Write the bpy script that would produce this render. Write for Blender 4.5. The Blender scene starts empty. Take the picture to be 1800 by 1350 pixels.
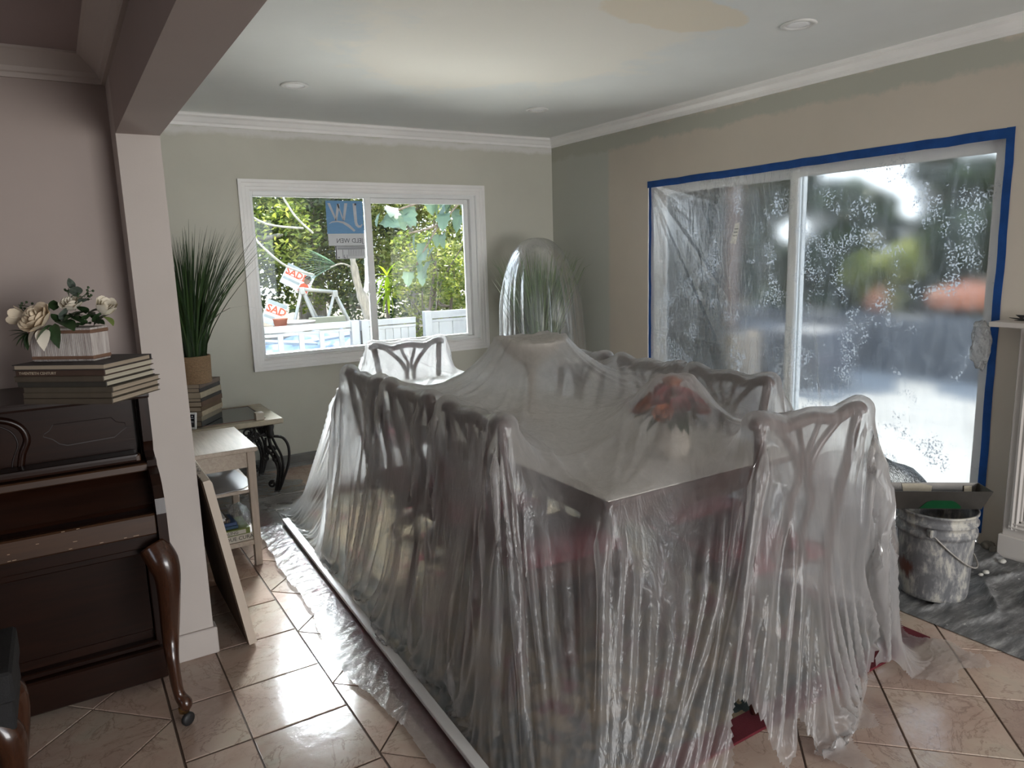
import bpy, bmesh, math, random
import numpy as np
from mathutils import Vector, Matrix, Euler
PI = math.pi
R = random.Random(7)
NR = np.random.default_rng(11)
SC = bpy.context.scene
COL = SC.collection

# ---------------------------------------------------------------- camera, sky, sun, exposure
YAW, PITCH, ROLL, FPX, EYE = 0.554961, 0.173733, -0.0301567, 1272.73, 1.46
def camera():
    cy, sy, cp, sp, cr, sr = math.cos(YAW), math.sin(YAW), math.cos(PITCH), math.sin(PITCH), math.cos(ROLL), math.sin(ROLL)
    m = (Matrix(((cr, -sr, 0), (sr, cr, 0), (0, 0, 1))) @ Matrix(((1, 0, 0), (0, cp, -sp), (0, sp, cp)))
         @ Matrix(((1, 0, 0), (0, 0, -1), (0, 1, 0))) @ Matrix(((cy, -sy, 0), (sy, cy, 0), (0, 0, 1))))
    rot = Matrix((m[0], -m[1], -m[2])).transposed()
    cd = bpy.data.cameras.new('camera'); o = bpy.data.objects.new('camera', cd); COL.objects.link(o)
    cd.sensor_width = 36; cd.lens = FPX / 1800 * 36; cd.clip_start = .05; cd.clip_end = 200
    o.matrix_world = Matrix.Translation((0, 0, EYE)) @ rot.to_4x4()
    SC.camera = o
camera()
SKY, SUN, EXPOSURE = 0.35, 1.2, 3.45
XR_ = 3.70
SUN_FROM = Vector((.55, .62, .95))
w = bpy.data.worlds.new('sky'); SC.world = w; w.use_nodes = True
def sky():
    n = w.node_tree.nodes; l = w.node_tree.links
    tc = n.new('ShaderNodeTexCoord'); sx = n.new('ShaderNodeSeparateXYZ'); cr = n.new('ShaderNodeValToRGB')
    l.new(tc.outputs['Generated'], sx.inputs[0]); l.new(sx.outputs[2], cr.inputs[0]); l.new(cr.outputs[0], n['Background'].inputs[0])
    e = cr.color_ramp.elements
    e[0].position = 0; e[0].color = (.86, .92, 1, 1); e[1].position = .9; e[1].color = (.50, .68, 1, 1)
    n['Background'].inputs[1].default_value = SKY
sky()
sd = bpy.data.lights.new('sun', 'SUN'); sd.energy = SUN; sd.color = (1, .94, .82); sd.angle = math.radians(1.0)
so = bpy.data.objects.new('sun', sd); COL.objects.link(so); so.rotation_euler = SUN_FROM.to_track_quat('Z', 'Y').to_euler()
so.location = (12, 14, 20)
def fill_lamp(name, loc, aim, sx, sy, watts, col, spread=PI):
    a = bpy.data.lights.new(name, 'AREA'); a.shape = 'RECTANGLE'; a.size = sx; a.size_y = sy; a.energy = watts; a.spread = spread; a.color = col
    o = bpy.data.objects.new(name, a); COL.objects.link(o); o.location = loc
    o.rotation_euler = (Vector(loc) - Vector(aim)).to_track_quat('Z', 'Y').to_euler(); return o
# added fill lamps: one at the unseen near opening, three outside the back window
fill_lamp('fill_near', (1.70, -3.22, .95), (1.5, 2.0, 1.7), 2.2, 1.5, 12.5, (1, .97, .93))
fill_lamp('fill_sky', (2.6, 7.4, 4.0), (1.9, 3.8, .5), 4.0, 2.0, 130, (.90, .95, 1), .85)
fill_lamp('fill_eave', (2.0, 5.74, 2.33), (1.9, 3.4, .9), 1.7, .6, 2.2, (.62, .76, 1))  # added lamp whose glint on the tiles stands for the window's reflection
fill_lamp('fill_yard', (2.05, 6.35, .12), (2.2, 2.6, 2.43), 2.6, 1.0, 18, (1, .99, .94))
SC.view_settings.view_transform = 'Standard'; SC.view_settings.look = 'None'
SC.view_settings.exposure = EXPOSURE; SC.view_settings.gamma = 1; SC.view_settings.use_curve_mapping = False
cy = SC.cycles
cy.use_denoising = True; cy.max_bounces = 10; cy.diffuse_bounces = 5; cy.glossy_bounces = 4; cy.transmission_bounces = 8
cy.transparent_max_bounces = 24; cy.sample_clamp_indirect = 6; cy.caustics_refractive = True; cy.caustics_reflective = False

# ---------------------------------------------------------------- materials
def nt(name):
    m = bpy.data.materials.new(name); m.use_nodes = True
    t = m.node_tree; return m, t.nodes, t.links, t.nodes['Principled BSDF']
def ramp(n, stops):
    r = n.new('ShaderNodeValToRGB'); e = r.color_ramp.elements
    while len(e) < len(stops): e.new(.5)
    for k, (p, c) in enumerate(stops): e[k].position = p; e[k].color = (*c, 1)
    return r
def noise(n, l, scale, detail=4, rough=.55, stretch=(1, 1, 1), coord='Object', dist=0):
    tc = n.new('ShaderNodeTexCoord'); mp = n.new('ShaderNodeMapping'); mp.inputs['Scale'].default_value = stretch
    l.new(tc.outputs[coord], mp.inputs[0])
    x = n.new('ShaderNodeTexNoise'); x.inputs['Scale'].default_value = scale; x.inputs['Detail'].default_value = detail
    x.inputs['Roughness'].default_value = rough; x.inputs['Distortion'].default_value = dist
    l.new(mp.outputs[0], x.inputs['Vector']); return x
def math_(n, l, op, a, b=None, c=None, clamp=False):
    m = n.new('ShaderNodeMath'); m.operation = op; m.use_clamp = clamp
    for k, v in enumerate((a, b, c)):
        if v is None: continue
        if isinstance(v, (int, float)): m.inputs[k].default_value = v
        else: l.new(v, m.inputs[k])
    return m.outputs[0]
def mixc(n, l, f, a, b):
    m = n.new('ShaderNodeMix'); m.data_type = 'RGBA'
    for k, v in ((0, f), (6, a), (7, b)):
        if isinstance(v, (int, float)): m.inputs[k].default_value = v
        elif isinstance(v, tuple): m.inputs[k].default_value = (*v, 1)
        else: l.new(v, m.inputs[k])
    return m.outputs[2]
def bump(n, l, b, h, strength, dist=.01):
    x = n.new('ShaderNodeBump'); x.inputs['Strength'].default_value = strength; x.inputs['Distance'].default_value = dist
    l.new(h, x.inputs['Height']); l.new(x.outputs[0], b.inputs['Normal']); return x.outputs[0]
def mat(name, c, rough=.5, metal=0, var=.12, scale=9, stretch=(1, 1, 1), bs=0, bscale=80, spec=.5, coat=0):
    m, n, l, b = nt(name)
    x = noise(n, l, scale, stretch=stretch)
    k = ramp(n, [(.3, tuple(v * (1 - var) for v in c)), (.7, tuple(min(1, v * (1 + var)) for v in c))])
    l.new(x.outputs[0], k.inputs[0]); l.new(k.outputs[0], b.inputs['Base Color'])
    b.inputs['Roughness'].default_value = rough; b.inputs['Metallic'].default_value = metal
    b.inputs['Specular IOR Level'].default_value = spec; b.inputs['Coat Weight'].default_value = coat
    if bs: bump(n, l, b, noise(n, l, bscale, stretch=stretch).outputs[0], bs)
    return m
def wood(name, c1, c2, rough=.35, axis=0, scale=5, coat=0, spec=.5):
    st = [14, 14, 14]; st[axis] = 1
    m, n, l, b = nt(name)
    x = noise(n, l, scale, 6, .65, tuple(st), dist=.6)
    k = ramp(n, [(.32, c1), (.68, c2)])
    l.new(x.outputs[0], k.inputs[0]); l.new(k.outputs[0], b.inputs['Base Color'])
    b.inputs['Roughness'].default_value = rough; b.inputs['Coat Weight'].default_value = coat; b.inputs['Specular IOR Level'].default_value = spec
    bump(n, l, b, x.outputs[0], .08, .003)
    return m
def plain_shader(name):
    m = bpy.data.materials.new(name); m.use_nodes = True; n = m.node_tree.nodes; l = m.node_tree.links
    n.remove(n['Principled BSDF']); return m, n, l, n['Material Output']
def mixs(n, l, f, a, b):
    m = n.new('ShaderNodeMixShader')
    if isinstance(f, (int, float)): m.inputs[0].default_value = f
    else: l.new(f, m.inputs[0])
    l.new(a, m.inputs[1]); l.new(b, m.inputs[2]); return m.outputs[0]
def film(name, tint, haze, edge, gloss=.22, wr=(30, 30, 6), bstr=.5, blur=0, speck=0, trans=.5, spec=1.0, clear=0):
    """thin polythene: clear part, scattering part (more of it where the sheet is seen edge-on), sheen"""
    m, n, l, out = plain_shader(name)
    a = noise(n, l, 1, 5, .6, wr); c = noise(n, l, 2.3, 3, .6, tuple(v * .7 for v in wr), dist=1.5)
    h = math_(n, l, 'ADD', a.outputs[0], c.outputs[0])
    bp = n.new('ShaderNodeBump'); bp.inputs['Strength'].default_value = bstr; bp.inputs['Distance'].default_value = .012
    l.new(h, bp.inputs['Height'])
    lw = n.new('ShaderNodeLayerWeight'); lw.inputs[0].default_value = .5
    f = math_(n, l, 'POWER', lw.outputs['Facing'], 2.2)
    f = math_(n, l, 'MULTIPLY_ADD', f, edge, haze)
    cr = math_(n, l, 'MULTIPLY_ADD', c.outputs[0], .45, -.20)
    f = math_(n, l, 'ADD', f, cr, clamp=True)
    d = n.new('ShaderNodeBsdfDiffuse'); t = n.new('ShaderNodeBsdfTranslucent')
    for s in (d, t): s.inputs[0].default_value = (*tint, 1); l.new(bp.outputs[0], s.inputs['Normal'])
    sc = mixs(n, l, trans, d.outputs[0], t.outputs[0])
    if speck:
        v = noise(n, l, 90, 3, .6); q = noise(n, l, 5.5, 3, .6)
        s1 = math_(n, l, 'SUBTRACT', v.outputs[0], .52, clamp=True); s2 = math_(n, l, 'SUBTRACT', q.outputs[0], .53, clamp=True)
        sp = math_(n, l, 'MULTIPLY', s1, s2); sp = math_(n, l, 'MULTIPLY', sp, speck, clamp=True)
        st = noise(n, l, 1, 4, .6, (60, 60, 3)); s3 = math_(n, l, 'SUBTRACT', st.outputs[0], .60, clamp=True)
        s3 = math_(n, l, 'MULTIPLY', s3, s2); sp = math_(n, l, 'MULTIPLY_ADD', s3, 14.0, sp, clamp=True)
        f = math_(n, l, 'ADD', f, sp, clamp=True)
    if blur:
        tr = n.new('ShaderNodeBsdfRefraction'); tr.inputs['Roughness'].default_value = blur; tr.inputs['IOR'].default_value = 1.04
        tr.inputs[0].default_value = (.97, .97, .97, 1); t2_ = n.new('ShaderNodeBsdfTransparent'); t2_.inputs[0].default_value = (.97, .97, .97, 1)
        tro = mixs(n, l, clear, tr.outputs[0], t2_.outputs[0])
    else:
        tr = n.new('ShaderNodeBsdfTransparent'); tr.inputs[0].default_value = (.96, .96, .96, 1); tro = tr.outputs[0]
    s = mixs(n, l, f, tro, sc)
    g = n.new('ShaderNodeBsdfGlossy'); g.inputs['Roughness'].default_value = gloss; l.new(bp.outputs[0], g.inputs['Normal'])
    fr = n.new('ShaderNodeFresnel'); fr.inputs[0].default_value = 1.5; l.new(bp.outputs[0], fr.inputs['Normal'])
    l.new(mixs(n, l, math_(n, l, 'MULTIPLY', fr.outputs[0], spec, clamp=True), s, g.outputs[0]), out.inputs[0])
    return m
def glass(name='window glass'):
    m, n, l, out = plain_shader(name)
    t = n.new('ShaderNodeBsdfTransparent'); t.inputs[0].default_value = (.95, .97, .96, 1)
    g = n.new('ShaderNodeBsdfGlossy'); g.inputs['Roughness'].default_value = .01
    fr = n.new('ShaderNodeFresnel'); fr.inputs[0].default_value = 1.45
    l.new(mixs(n, l, fr.outputs[0], t.outputs[0], g.outputs[0]), out.inputs[0]); return m
def leafmat(name, stops, trans=.45, rough=.45):
    m, n, l, out = plain_shader(name)
    g = n.new('ShaderNodeNewGeometry'); k = ramp(n, stops); l.new(g.outputs['Random Per Island'], k.inputs[0])
    b = n.new('ShaderNodeBsdfPrincipled'); b.inputs['Roughness'].default_value = rough; l.new(k.outputs[0], b.inputs['Base Color'])
    t = n.new('ShaderNodeBsdfTranslucent'); l.new(k.outputs[0], t.inputs[0])
    l.new(mixs(n, l, trans, b.outputs[0], t.outputs[0]), out.inputs[0]); return m

# ---------------------------------------------------------------- mesh helpers
def obj(name, bm, m=None, parent=None, smooth=False, loc=None):
    me = bpy.data.meshes.new(name)
    if isinstance(bm, bmesh.types.BMesh):
        bmesh.ops.recalc_face_normals(bm, faces=bm.faces); bm.to_mesh(me); bm.free()
    else:
        me.from_pydata(bm[0], [], bm[1])
    if m: me.materials.append(m)
    if smooth: me.shade_smooth()
    o = bpy.data.objects.new(name, me); COL.objects.link(o)
    if parent: o.parent = parent
    if loc is not None: o.location = loc
    return o
def grid_obj(name, P, m, parent=None, keep=None):
    nu, nv = P.shape[:2]; me = bpy.data.meshes.new(name)
    idx = np.arange(nu * nv).reshape(nu, nv)
    f = np.stack([idx[:-1, :-1], idx[1:, :-1], idx[1:, 1:], idx[:-1, 1:]], -1)
    f = f.reshape(-1, 4)
    if keep is not None: f = f[keep]
    me.vertices.add(nu * nv); me.vertices.foreach_set('co', P.reshape(-1).astype(np.float32))
    me.loops.add(f.size); me.loops.foreach_set('vertex_index', f.reshape(-1).astype(np.int32))
    me.polygons.add(len(f)); me.polygons.foreach_set('loop_start', np.arange(0, f.size, 4, dtype=np.int32))
    me.update(calc_edges=True); me.validate(); me.materials.append(m); me.shade_smooth()
    o = bpy.data.objects.new(name, me); COL.objects.link(o)
    if parent: o.parent = parent
    return o
def cards(name, c, ax, up, m, parent=None):
    """leaf cards: centres c, half-axes ax (length) and up (width), each leaf a pointed quad pair"""
    n = len(c); V = np.stack([c - ax, c - .1 * ax + up, c + ax, c - .1 * ax - up], 1).reshape(-1, 3)
    me = bpy.data.meshes.new(name)
    me.vertices.add(4 * n); me.vertices.foreach_set('co', V.reshape(-1).astype(np.float32))
    me.loops.add(4 * n); me.loops.foreach_set('vertex_index', np.arange(4 * n, dtype=np.int32))
    me.polygons.add(n); me.polygons.foreach_set('loop_start', np.arange(0, 4 * n, 4, dtype=np.int32))
    me.update(calc_edges=True); me.materials.append(m)
    o = bpy.data.objects.new(name, me); COL.objects.link(o)
    if parent: o.parent = parent
    return o
def empty(name, loc=(0, 0, 0), rz=0):
    o = bpy.data.objects.new(name, None); COL.objects.link(o); o.location = loc; o.rotation_euler = (0, 0, rz); o.empty_display_size = .1; return o
def tag(o, label, cat, group=None):
    o['label'] = label; o['category'] = cat
    if group: o['group'] = group
    return o
def thing(name, label, cat, loc=(0, 0, 0), rz=0, group=None): return tag(empty(name, loc, rz), label, cat, group)
def struct(o): o['kind'] = 'structure'; return o
def stuff(o): o['kind'] = 'stuff'; return o
def B(): return bmesh.new()
def bx(bm, x0, x1, y0, y1, z0, z1, bev=0, mtx=None, seg=1):
    r = bmesh.ops.create_cube(bm, size=1)['verts']
    for v in r: v.co = Vector(((x0 + x1) / 2 + v.co.x * (x1 - x0), (y0 + y1) / 2 + v.co.y * (y1 - y0), (z0 + z1) / 2 + v.co.z * (z1 - z0)))
    if bev:
        e = list({e for v in r for e in v.link_edges})
        q = bmesh.ops.bevel(bm, geom=e, offset=bev, segments=seg, affect='EDGES', profile=.7)
        r = list({v for f in q['faces'] for v in f.verts} | {v for v in r if v.is_valid})
    if mtx is not None:
        seen = set()
        for v in r:
            if v.is_valid and v not in seen: v.co = mtx @ v.co; seen.add(v)
    return bm
def box(name, x0, x1, y0, y1, z0, z1, m, parent=None, bev=0, seg=1): return obj(name, bx(B(), x0, x1, y0, y1, z0, z1, bev, seg=seg), m, parent)
def tube(bm, pts, rad, n=8, caps=True, flat=None):
    """swept round section along pts; flat=(a,b) squashes the section"""
    pts = [Vector(p) for p in pts]; k = len(pts)
    rad = rad if hasattr(rad, '__len__') else [rad] * k
    T = [(pts[min(i + 1, k - 1)] - pts[max(i - 1, 0)]).normalized() for i in range(k)]
    u = Vector((0, 0, 1)) if abs(T[0].z) < .9 else Vector((1, 0, 0))
    u = (u - T[0] * u.dot(T[0])).normalized(); rings = []
    for i, p in enumerate(pts):
        u = (u - T[i] * u.dot(T[i])); u = u.normalized() if u.length > 1e-6 else T[i].orthogonal().normalized()
        v = T[i].cross(u); a, b = flat or (1, 1)
        rings.append([bm.verts.new(p + (u * math.cos(2 * PI * j / n) * a + v * math.sin(2 * PI * j / n) * b) * rad[i]) for j in range(n)])
    for r0, r1 in zip(rings[:-1], rings[1:]):
        for j in range(n): bm.faces.new((r0[j], r0[(j + 1) % n], r1[(j + 1) % n], r1[j]))
    if caps: bm.faces.new(rings[0][::-1]); bm.faces.new(rings[-1])
    return bm
def smoothpts(pts, n=6):
    P = [Vector(p) for p in pts]; out = []
    for i in range(len(P) - 1):
        a, b, c, d = P[max(i - 1, 0)], P[i], P[i + 1], P[min(i + 2, len(P) - 1)]
        for j in range(n):
            t = j / n; out.append(.5 * ((2 * b) + (c - a) * t + (2 * a - 5 * b + 4 * c - d) * t * t + (3 * b - a - 3 * c + d) * t ** 3))
    return out + [P[-1]]
def lathe(bm, prof, n=24, c=(0, 0, 0), cap=True):
    rings = [[bm.verts.new((c[0] + r * math.cos(2 * PI * j / n), c[1] + r * math.sin(2 * PI * j / n), c[2] + z)) for j in range(n)] for r, z in prof]
    for a, b in zip(rings[:-1], rings[1:]):
        for j in range(n): bm.faces.new((a[j], a[(j + 1) % n], b[(j + 1) % n], b[j]))
    if cap:
        bm.faces.new(rings[0][::-1]); bm.faces.new(rings[-1])
    return bm
def prism(bm, poly, o, u, v, d):
    """polygon (a,b) in the frame o + a*u + b*v, given depth along d"""
    o, u, v, d = Vector(o), Vector(u), Vector(v), Vector(d)
    A = [bm.verts.new(o + u * a + v * b) for a, b in poly]; C = [bm.verts.new(o + u * a + v * b + d) for a, b in poly]
    bm.faces.new(A); bm.faces.new(C[::-1])
    for i in range(len(A)): bm.faces.new((A[i], C[i], C[(i + 1) % len(A)], A[(i + 1) % len(A)]))
    return bm
def sweep(bm, prof, a, b, n, up=(0, 0, 1), ma=0, mb=0):
    """moulding: profile (out, height) carried from a to b; n points away from the wall; ma/mb mitre the ends"""
    a, b, n, up = Vector(a), Vector(b), Vector(n), Vector(up); t = (b - a).normalized()
    A = [bm.verts.new(a + n * p + up * q + t * p * ma) for p, q in prof]; C = [bm.verts.new(b + n * p + up * q - t * p * mb) for p, q in prof]
    bm.faces.new(A); bm.faces.new(C[::-1])
    for i in range(len(A)): bm.faces.new((A[i], C[i], C[(i + 1) % len(A)], A[(i + 1) % len(A)]))
    return bm
def text(name, s, size, m, origin, u, v, parent=None, depth=.0006, sx=1, bold=0):
    """lettering as a thin solid: runs along u, stands along v"""
    cu = bpy.data.curves.new(name, 'FONT'); cu.body = s; cu.size = size; cu.extrude = depth; cu.offset = bold; cu.resolution_u = 2
    t = bpy.data.objects.new(name, cu); COL.objects.link(t)
    bpy.context.view_layer.update()
    me = bpy.data.meshes.new_from_object(t.evaluated_get(bpy.context.evaluated_depsgraph_get()))
    bpy.data.objects.remove(t); me.name = name; me.materials.clear(); me.materials.append(m)
    u, v = Vector(u).normalized(), Vector(v).normalized(); w_ = u.cross(v)
    mt = Matrix((u * sx, v, w_)).transposed().to_4x4(); mt.translation = Vector(origin)
    me.transform(mt)
    o = bpy.data.objects.new(name, me); COL.objects.link(o)
    if parent: o.parent = parent
    return o
def copy_tree(o, parent=None):
    c = o.copy(); COL.objects.link(c)
    if parent: c.parent = parent
    for ch in o.children: copy_tree(ch, c)
    return c

def adopt(o, th):
    """make o, built in room coordinates, a part of th"""
    o.parent = th; o.matrix_parent_inverse = (Matrix.Translation(th.location) @ th.rotation_euler.to_matrix().to_4x4()).inverted(); return o
def part(th, name, bm, m, smooth=False): return adopt(obj(name, bm, m, smooth=smooth), th)

def frame(bm, a0, a1, z0, z1, wl, wr, wb, wt, p0, p1, axis='y', bev=.003):
    """four members of a rectangular frame, stiles full height, rails between them"""
    for u0, u1, v0, v1 in ((a0, a0 + wl, z0, z1), (a1 - wr, a1, z0, z1), (a0 + wl, a1 - wr, z0, z0 + wb), (a0 + wl, a1 - wr, z1 - wt, z1)):
        if u1 - u0 < 1e-4 or v1 - v0 < 1e-4: continue
        if axis == 'y': bx(bm, u0, u1, p0, p1, v0, v1, bev)
        else: bx(bm, p0, p1, u0, u1, v0, v1, bev)
    return bm
# ---------------------------------------------------------------- the room
XR, YB, ZC = 3.70, 5.22, 2.43           # right wall, back wall, ceiling
PX0, PX1, PY, PW = .228, .361, 2.80, 2.98   # wall stub between the rooms, its face, wall behind the piano
ZB, ZC2 = 1.90, 2.17                    # underside of the beam, ceiling of the near room
def wallmat(name, c, patches=(), rough=.75):
    """painted plaster; patches = (axis, from, to, colour): where another paint has been tried"""
    m, n, l, b = nt(name)
    x = noise(n, l, 1.3, 5, .6); y = noise(n, l, 5, 6, .65)
    k = ramp(n, [(.30, tuple(v * .94 for v in c)), (.7, tuple(v * 1.05 for v in c))]); l.new(x.outputs[0], k.inputs[0])
    col = k.outputs[0]
    tc = n.new('ShaderNodeTexCoord'); sp = n.new('ShaderNodeSeparateXYZ'); l.new(tc.outputs['Object'], sp.inputs[0])
    for ax, lo, hi, c2, wob in patches:
        v = math_(n, l, 'MULTIPLY_ADD', y.outputs[0], wob, sp.outputs[ax]); v = math_(n, l, 'SUBTRACT', v, wob * .5)
        f1 = n.new('ShaderNodeMapRange'); f1.inputs[1].default_value = lo - .015; f1.inputs[2].default_value = lo + .015; l.new(v, f1.inputs[0])
        f2 = n.new('ShaderNodeMapRange'); f2.inputs[1].default_value = hi + .015; f2.inputs[2].default_value = hi - .015; l.new(v, f2.inputs[0])
        f = math_(n, l, 'MULTIPLY', f1.outputs[0], f2.outputs[0])
        col = mixc(n, l, f, col, c2)
    l.new(col, b.inputs['Base Color']); b.inputs['Roughness'].default_value = rough; b.inputs['Specular IOR Level'].default_value = .3
    bump(n, l, b, noise(n, l, 130, 3).outputs[0], .05, .004)
    return m
def ceilmat():
    m, n, l, b = nt('ceiling paint')
    x = noise(n, l, 1.1, 4, .6); tc = n.new('ShaderNodeTexCoord'); c = (.74, .76, .745)
    k = ramp(n, [(.3, tuple(v * .95 for v in c)), (.7, tuple(v * 1.04 for v in c))]); l.new(x.outputs[0], k.inputs[0]); col = k.outputs[0]
    y = noise(n, l, 3.2, 5, .6)
    for cx, cy_, rx, ry, cc, hard in ((1.95, 3.05, .85, 1.05, (.82, .785, .71), .10), (2.30, 2.35, .42, .20, (.78, .70, .56), .05)):
        mp = n.new('ShaderNodeMapping'); l.new(tc.outputs['Object'], mp.inputs[0]); mp.inputs['Location'].default_value = (-cx / rx, -cy_ / ry, 0)
        mp.inputs['Scale'].default_value = (1 / rx, 1 / ry, 0)
        ln = n.new('ShaderNodeVectorMath'); ln.operation = 'LENGTH'; l.new(mp.outputs[0], ln.inputs[0])
        v = math_(n, l, 'MULTIPLY_ADD', y.outputs[0], 1.1, ln.outputs['Value'])
        r = n.new('ShaderNodeMapRange'); r.inputs[1].default_value = 1.45 + hard; r.inputs[2].default_value = 1.45 - hard; l.new(v, r.inputs[0])
        col = mixc(n, l, math_(n, l, 'MULTIPLY', r.outputs[0], .8), col, cc)
    l.new(col, b.inputs['Base Color']); b.inputs['Roughness'].default_value = .8
    bump(n, l, b, noise(n, l, 60, 3).outputs[0], .04, .004); return m
WHITE = (.70, .69, .66)
m_back = wallmat('greige wall paint', (.57, .56, .485), [(2, 2.31, 2.36, (.70, .69, .66), .10)])
m_right = wallmat('tan wall paint', (.56, .505, .43), [(1, 4.47, 9, (.48, .49, .44), .04), (2, 2.24, 2.36, (.43, .43, .37), .16)])
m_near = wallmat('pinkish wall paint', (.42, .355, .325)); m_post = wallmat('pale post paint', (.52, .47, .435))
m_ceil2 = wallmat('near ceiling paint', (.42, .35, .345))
m_ceil = ceilmat()
m_trim = mat('white trim gloss', (.86, .85, .83), .35, var=.05, scale=3)
m_trimo = mat('old cream trim', (.56, .50, .46), .45, var=.05, scale=3)
m_base = mat('dark grey baseboard', (.17, .165, .155), .5, var=.15)
m_vinyl = mat('white vinyl', (.84, .85, .84), .3, var=.03, scale=4)
m_glass = glass()
def wall_with_hole(name, axis, p, t, a0, a1, z0, z1, h, m):
    """wall slab across axis at p..p+t from a0..a1, with an opening h=(lo,hi,zlo,zhi)"""
    bm = B()
    def s(u0, u1, w0, w1):
        if u1 - u0 < 1e-4 or w1 - w0 < 1e-4: return
        if axis == 'y': bx(bm, u0, u1, p, p + t, w0, w1)
        else: bx(bm, p, p + t, u0, u1, w0, w1)
    s(a0, h[0], z0, z1); s(h[1], a1, z0, z1); s(h[0], h[1], z0, h[2]); s(h[0], h[1], h[3], z1)
    return struct(obj(name, bm, m))
WIN = (1.19, 2.945, .795, 1.955); DOOR = (1.665, 4.03, 0, 1.955)
wall_with_hole('wall_back', 'y', YB, .14, PX0, XR + .14, 0, 2.6, WIN, m_back)
wall_with_hole('wall_right', 'x', XR, .14, -3.3, YB, 0, 2.6, DOOR, m_right)
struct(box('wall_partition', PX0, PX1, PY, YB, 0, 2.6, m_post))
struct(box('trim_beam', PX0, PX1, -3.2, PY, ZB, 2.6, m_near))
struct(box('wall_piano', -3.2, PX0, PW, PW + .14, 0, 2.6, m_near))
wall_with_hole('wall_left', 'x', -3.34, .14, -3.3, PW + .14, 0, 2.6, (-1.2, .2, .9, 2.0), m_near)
wall_with_hole('wall_front', 'y', -3.34, .14, -3.2, XR, 0, 2.6, (.6, 3.5, .1, 2.25), m_near)  # both unseen walls are opened here to let fill light in
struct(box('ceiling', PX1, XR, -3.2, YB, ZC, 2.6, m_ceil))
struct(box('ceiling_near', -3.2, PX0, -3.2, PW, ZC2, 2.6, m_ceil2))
struct(box('trim_roof', -3.9, XR + .80, -3.9, YB + .80, 2.62, 2.8, m_trimo))  # unseen roof, its eaves reach out to keep sun off the panes
# crown mouldings
CR = [(0, -.075), (.012, -.075), (.012, -.058), (.022, -.05), (.035, -.028), (.05, -.018), (.05, -.006), (.058, 0), (0, 0)]
struct(obj('trim_1', sweep(B(), CR, (PX1, YB, ZC), (XR, YB, ZC), (0, -1, 0), mb=1), m_trim))
struct(obj('trim_2', sweep(B(), CR, (XR, YB, ZC), (XR, -3.2, ZC), (-1, 0, 0), ma=1), m_trim))
CR2 = [(0, -.085), (.012, -.085), (.012, -.07), (.02, -.066), (.026, -.052), (.07, -.012), (.078, -.008), (.078, 0), (0, 0)]
struct(obj('trim_3', sweep(B(), CR2, (-3.2, PW, ZC2), (PX0, PW, ZC2), (0, -1, 0), mb=1), m_trimo))
struct(obj('trim_4', sweep(B(), CR2, (PX0, PW, ZC2), (PX0, -3.2, ZC2), (-1, 0, 0), ma=1), m_trimo))
# baseboards
BB = [(0, 0), (.014, 0), (.014, .075), (.008, .085), (0, .085)]
struct(obj('baseboard_back', sweep(B(), BB, (PX1, YB, 0), (XR, YB, 0), (0, -1, 0)), m_base))
struct(obj('trim_5', sweep(B(), [(0, 0), (.03, 0), (.026, .012), (.012, .02), (0, .02)], (PX1, YB - .013, 0), (XR, YB - .013, 0), (0, -1, 0)), m_base))
struct(obj('baseboard_right', sweep(B(), BB, (XR, YB, 0), (XR, 4.06, 0), (-1, 0, 0)), m_base))
struct(box('baseboard_post', PX0 - .008, PX1 + .012, PY - .014, PY + .05, 0, .105, m_post, bev=.004))
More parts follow.
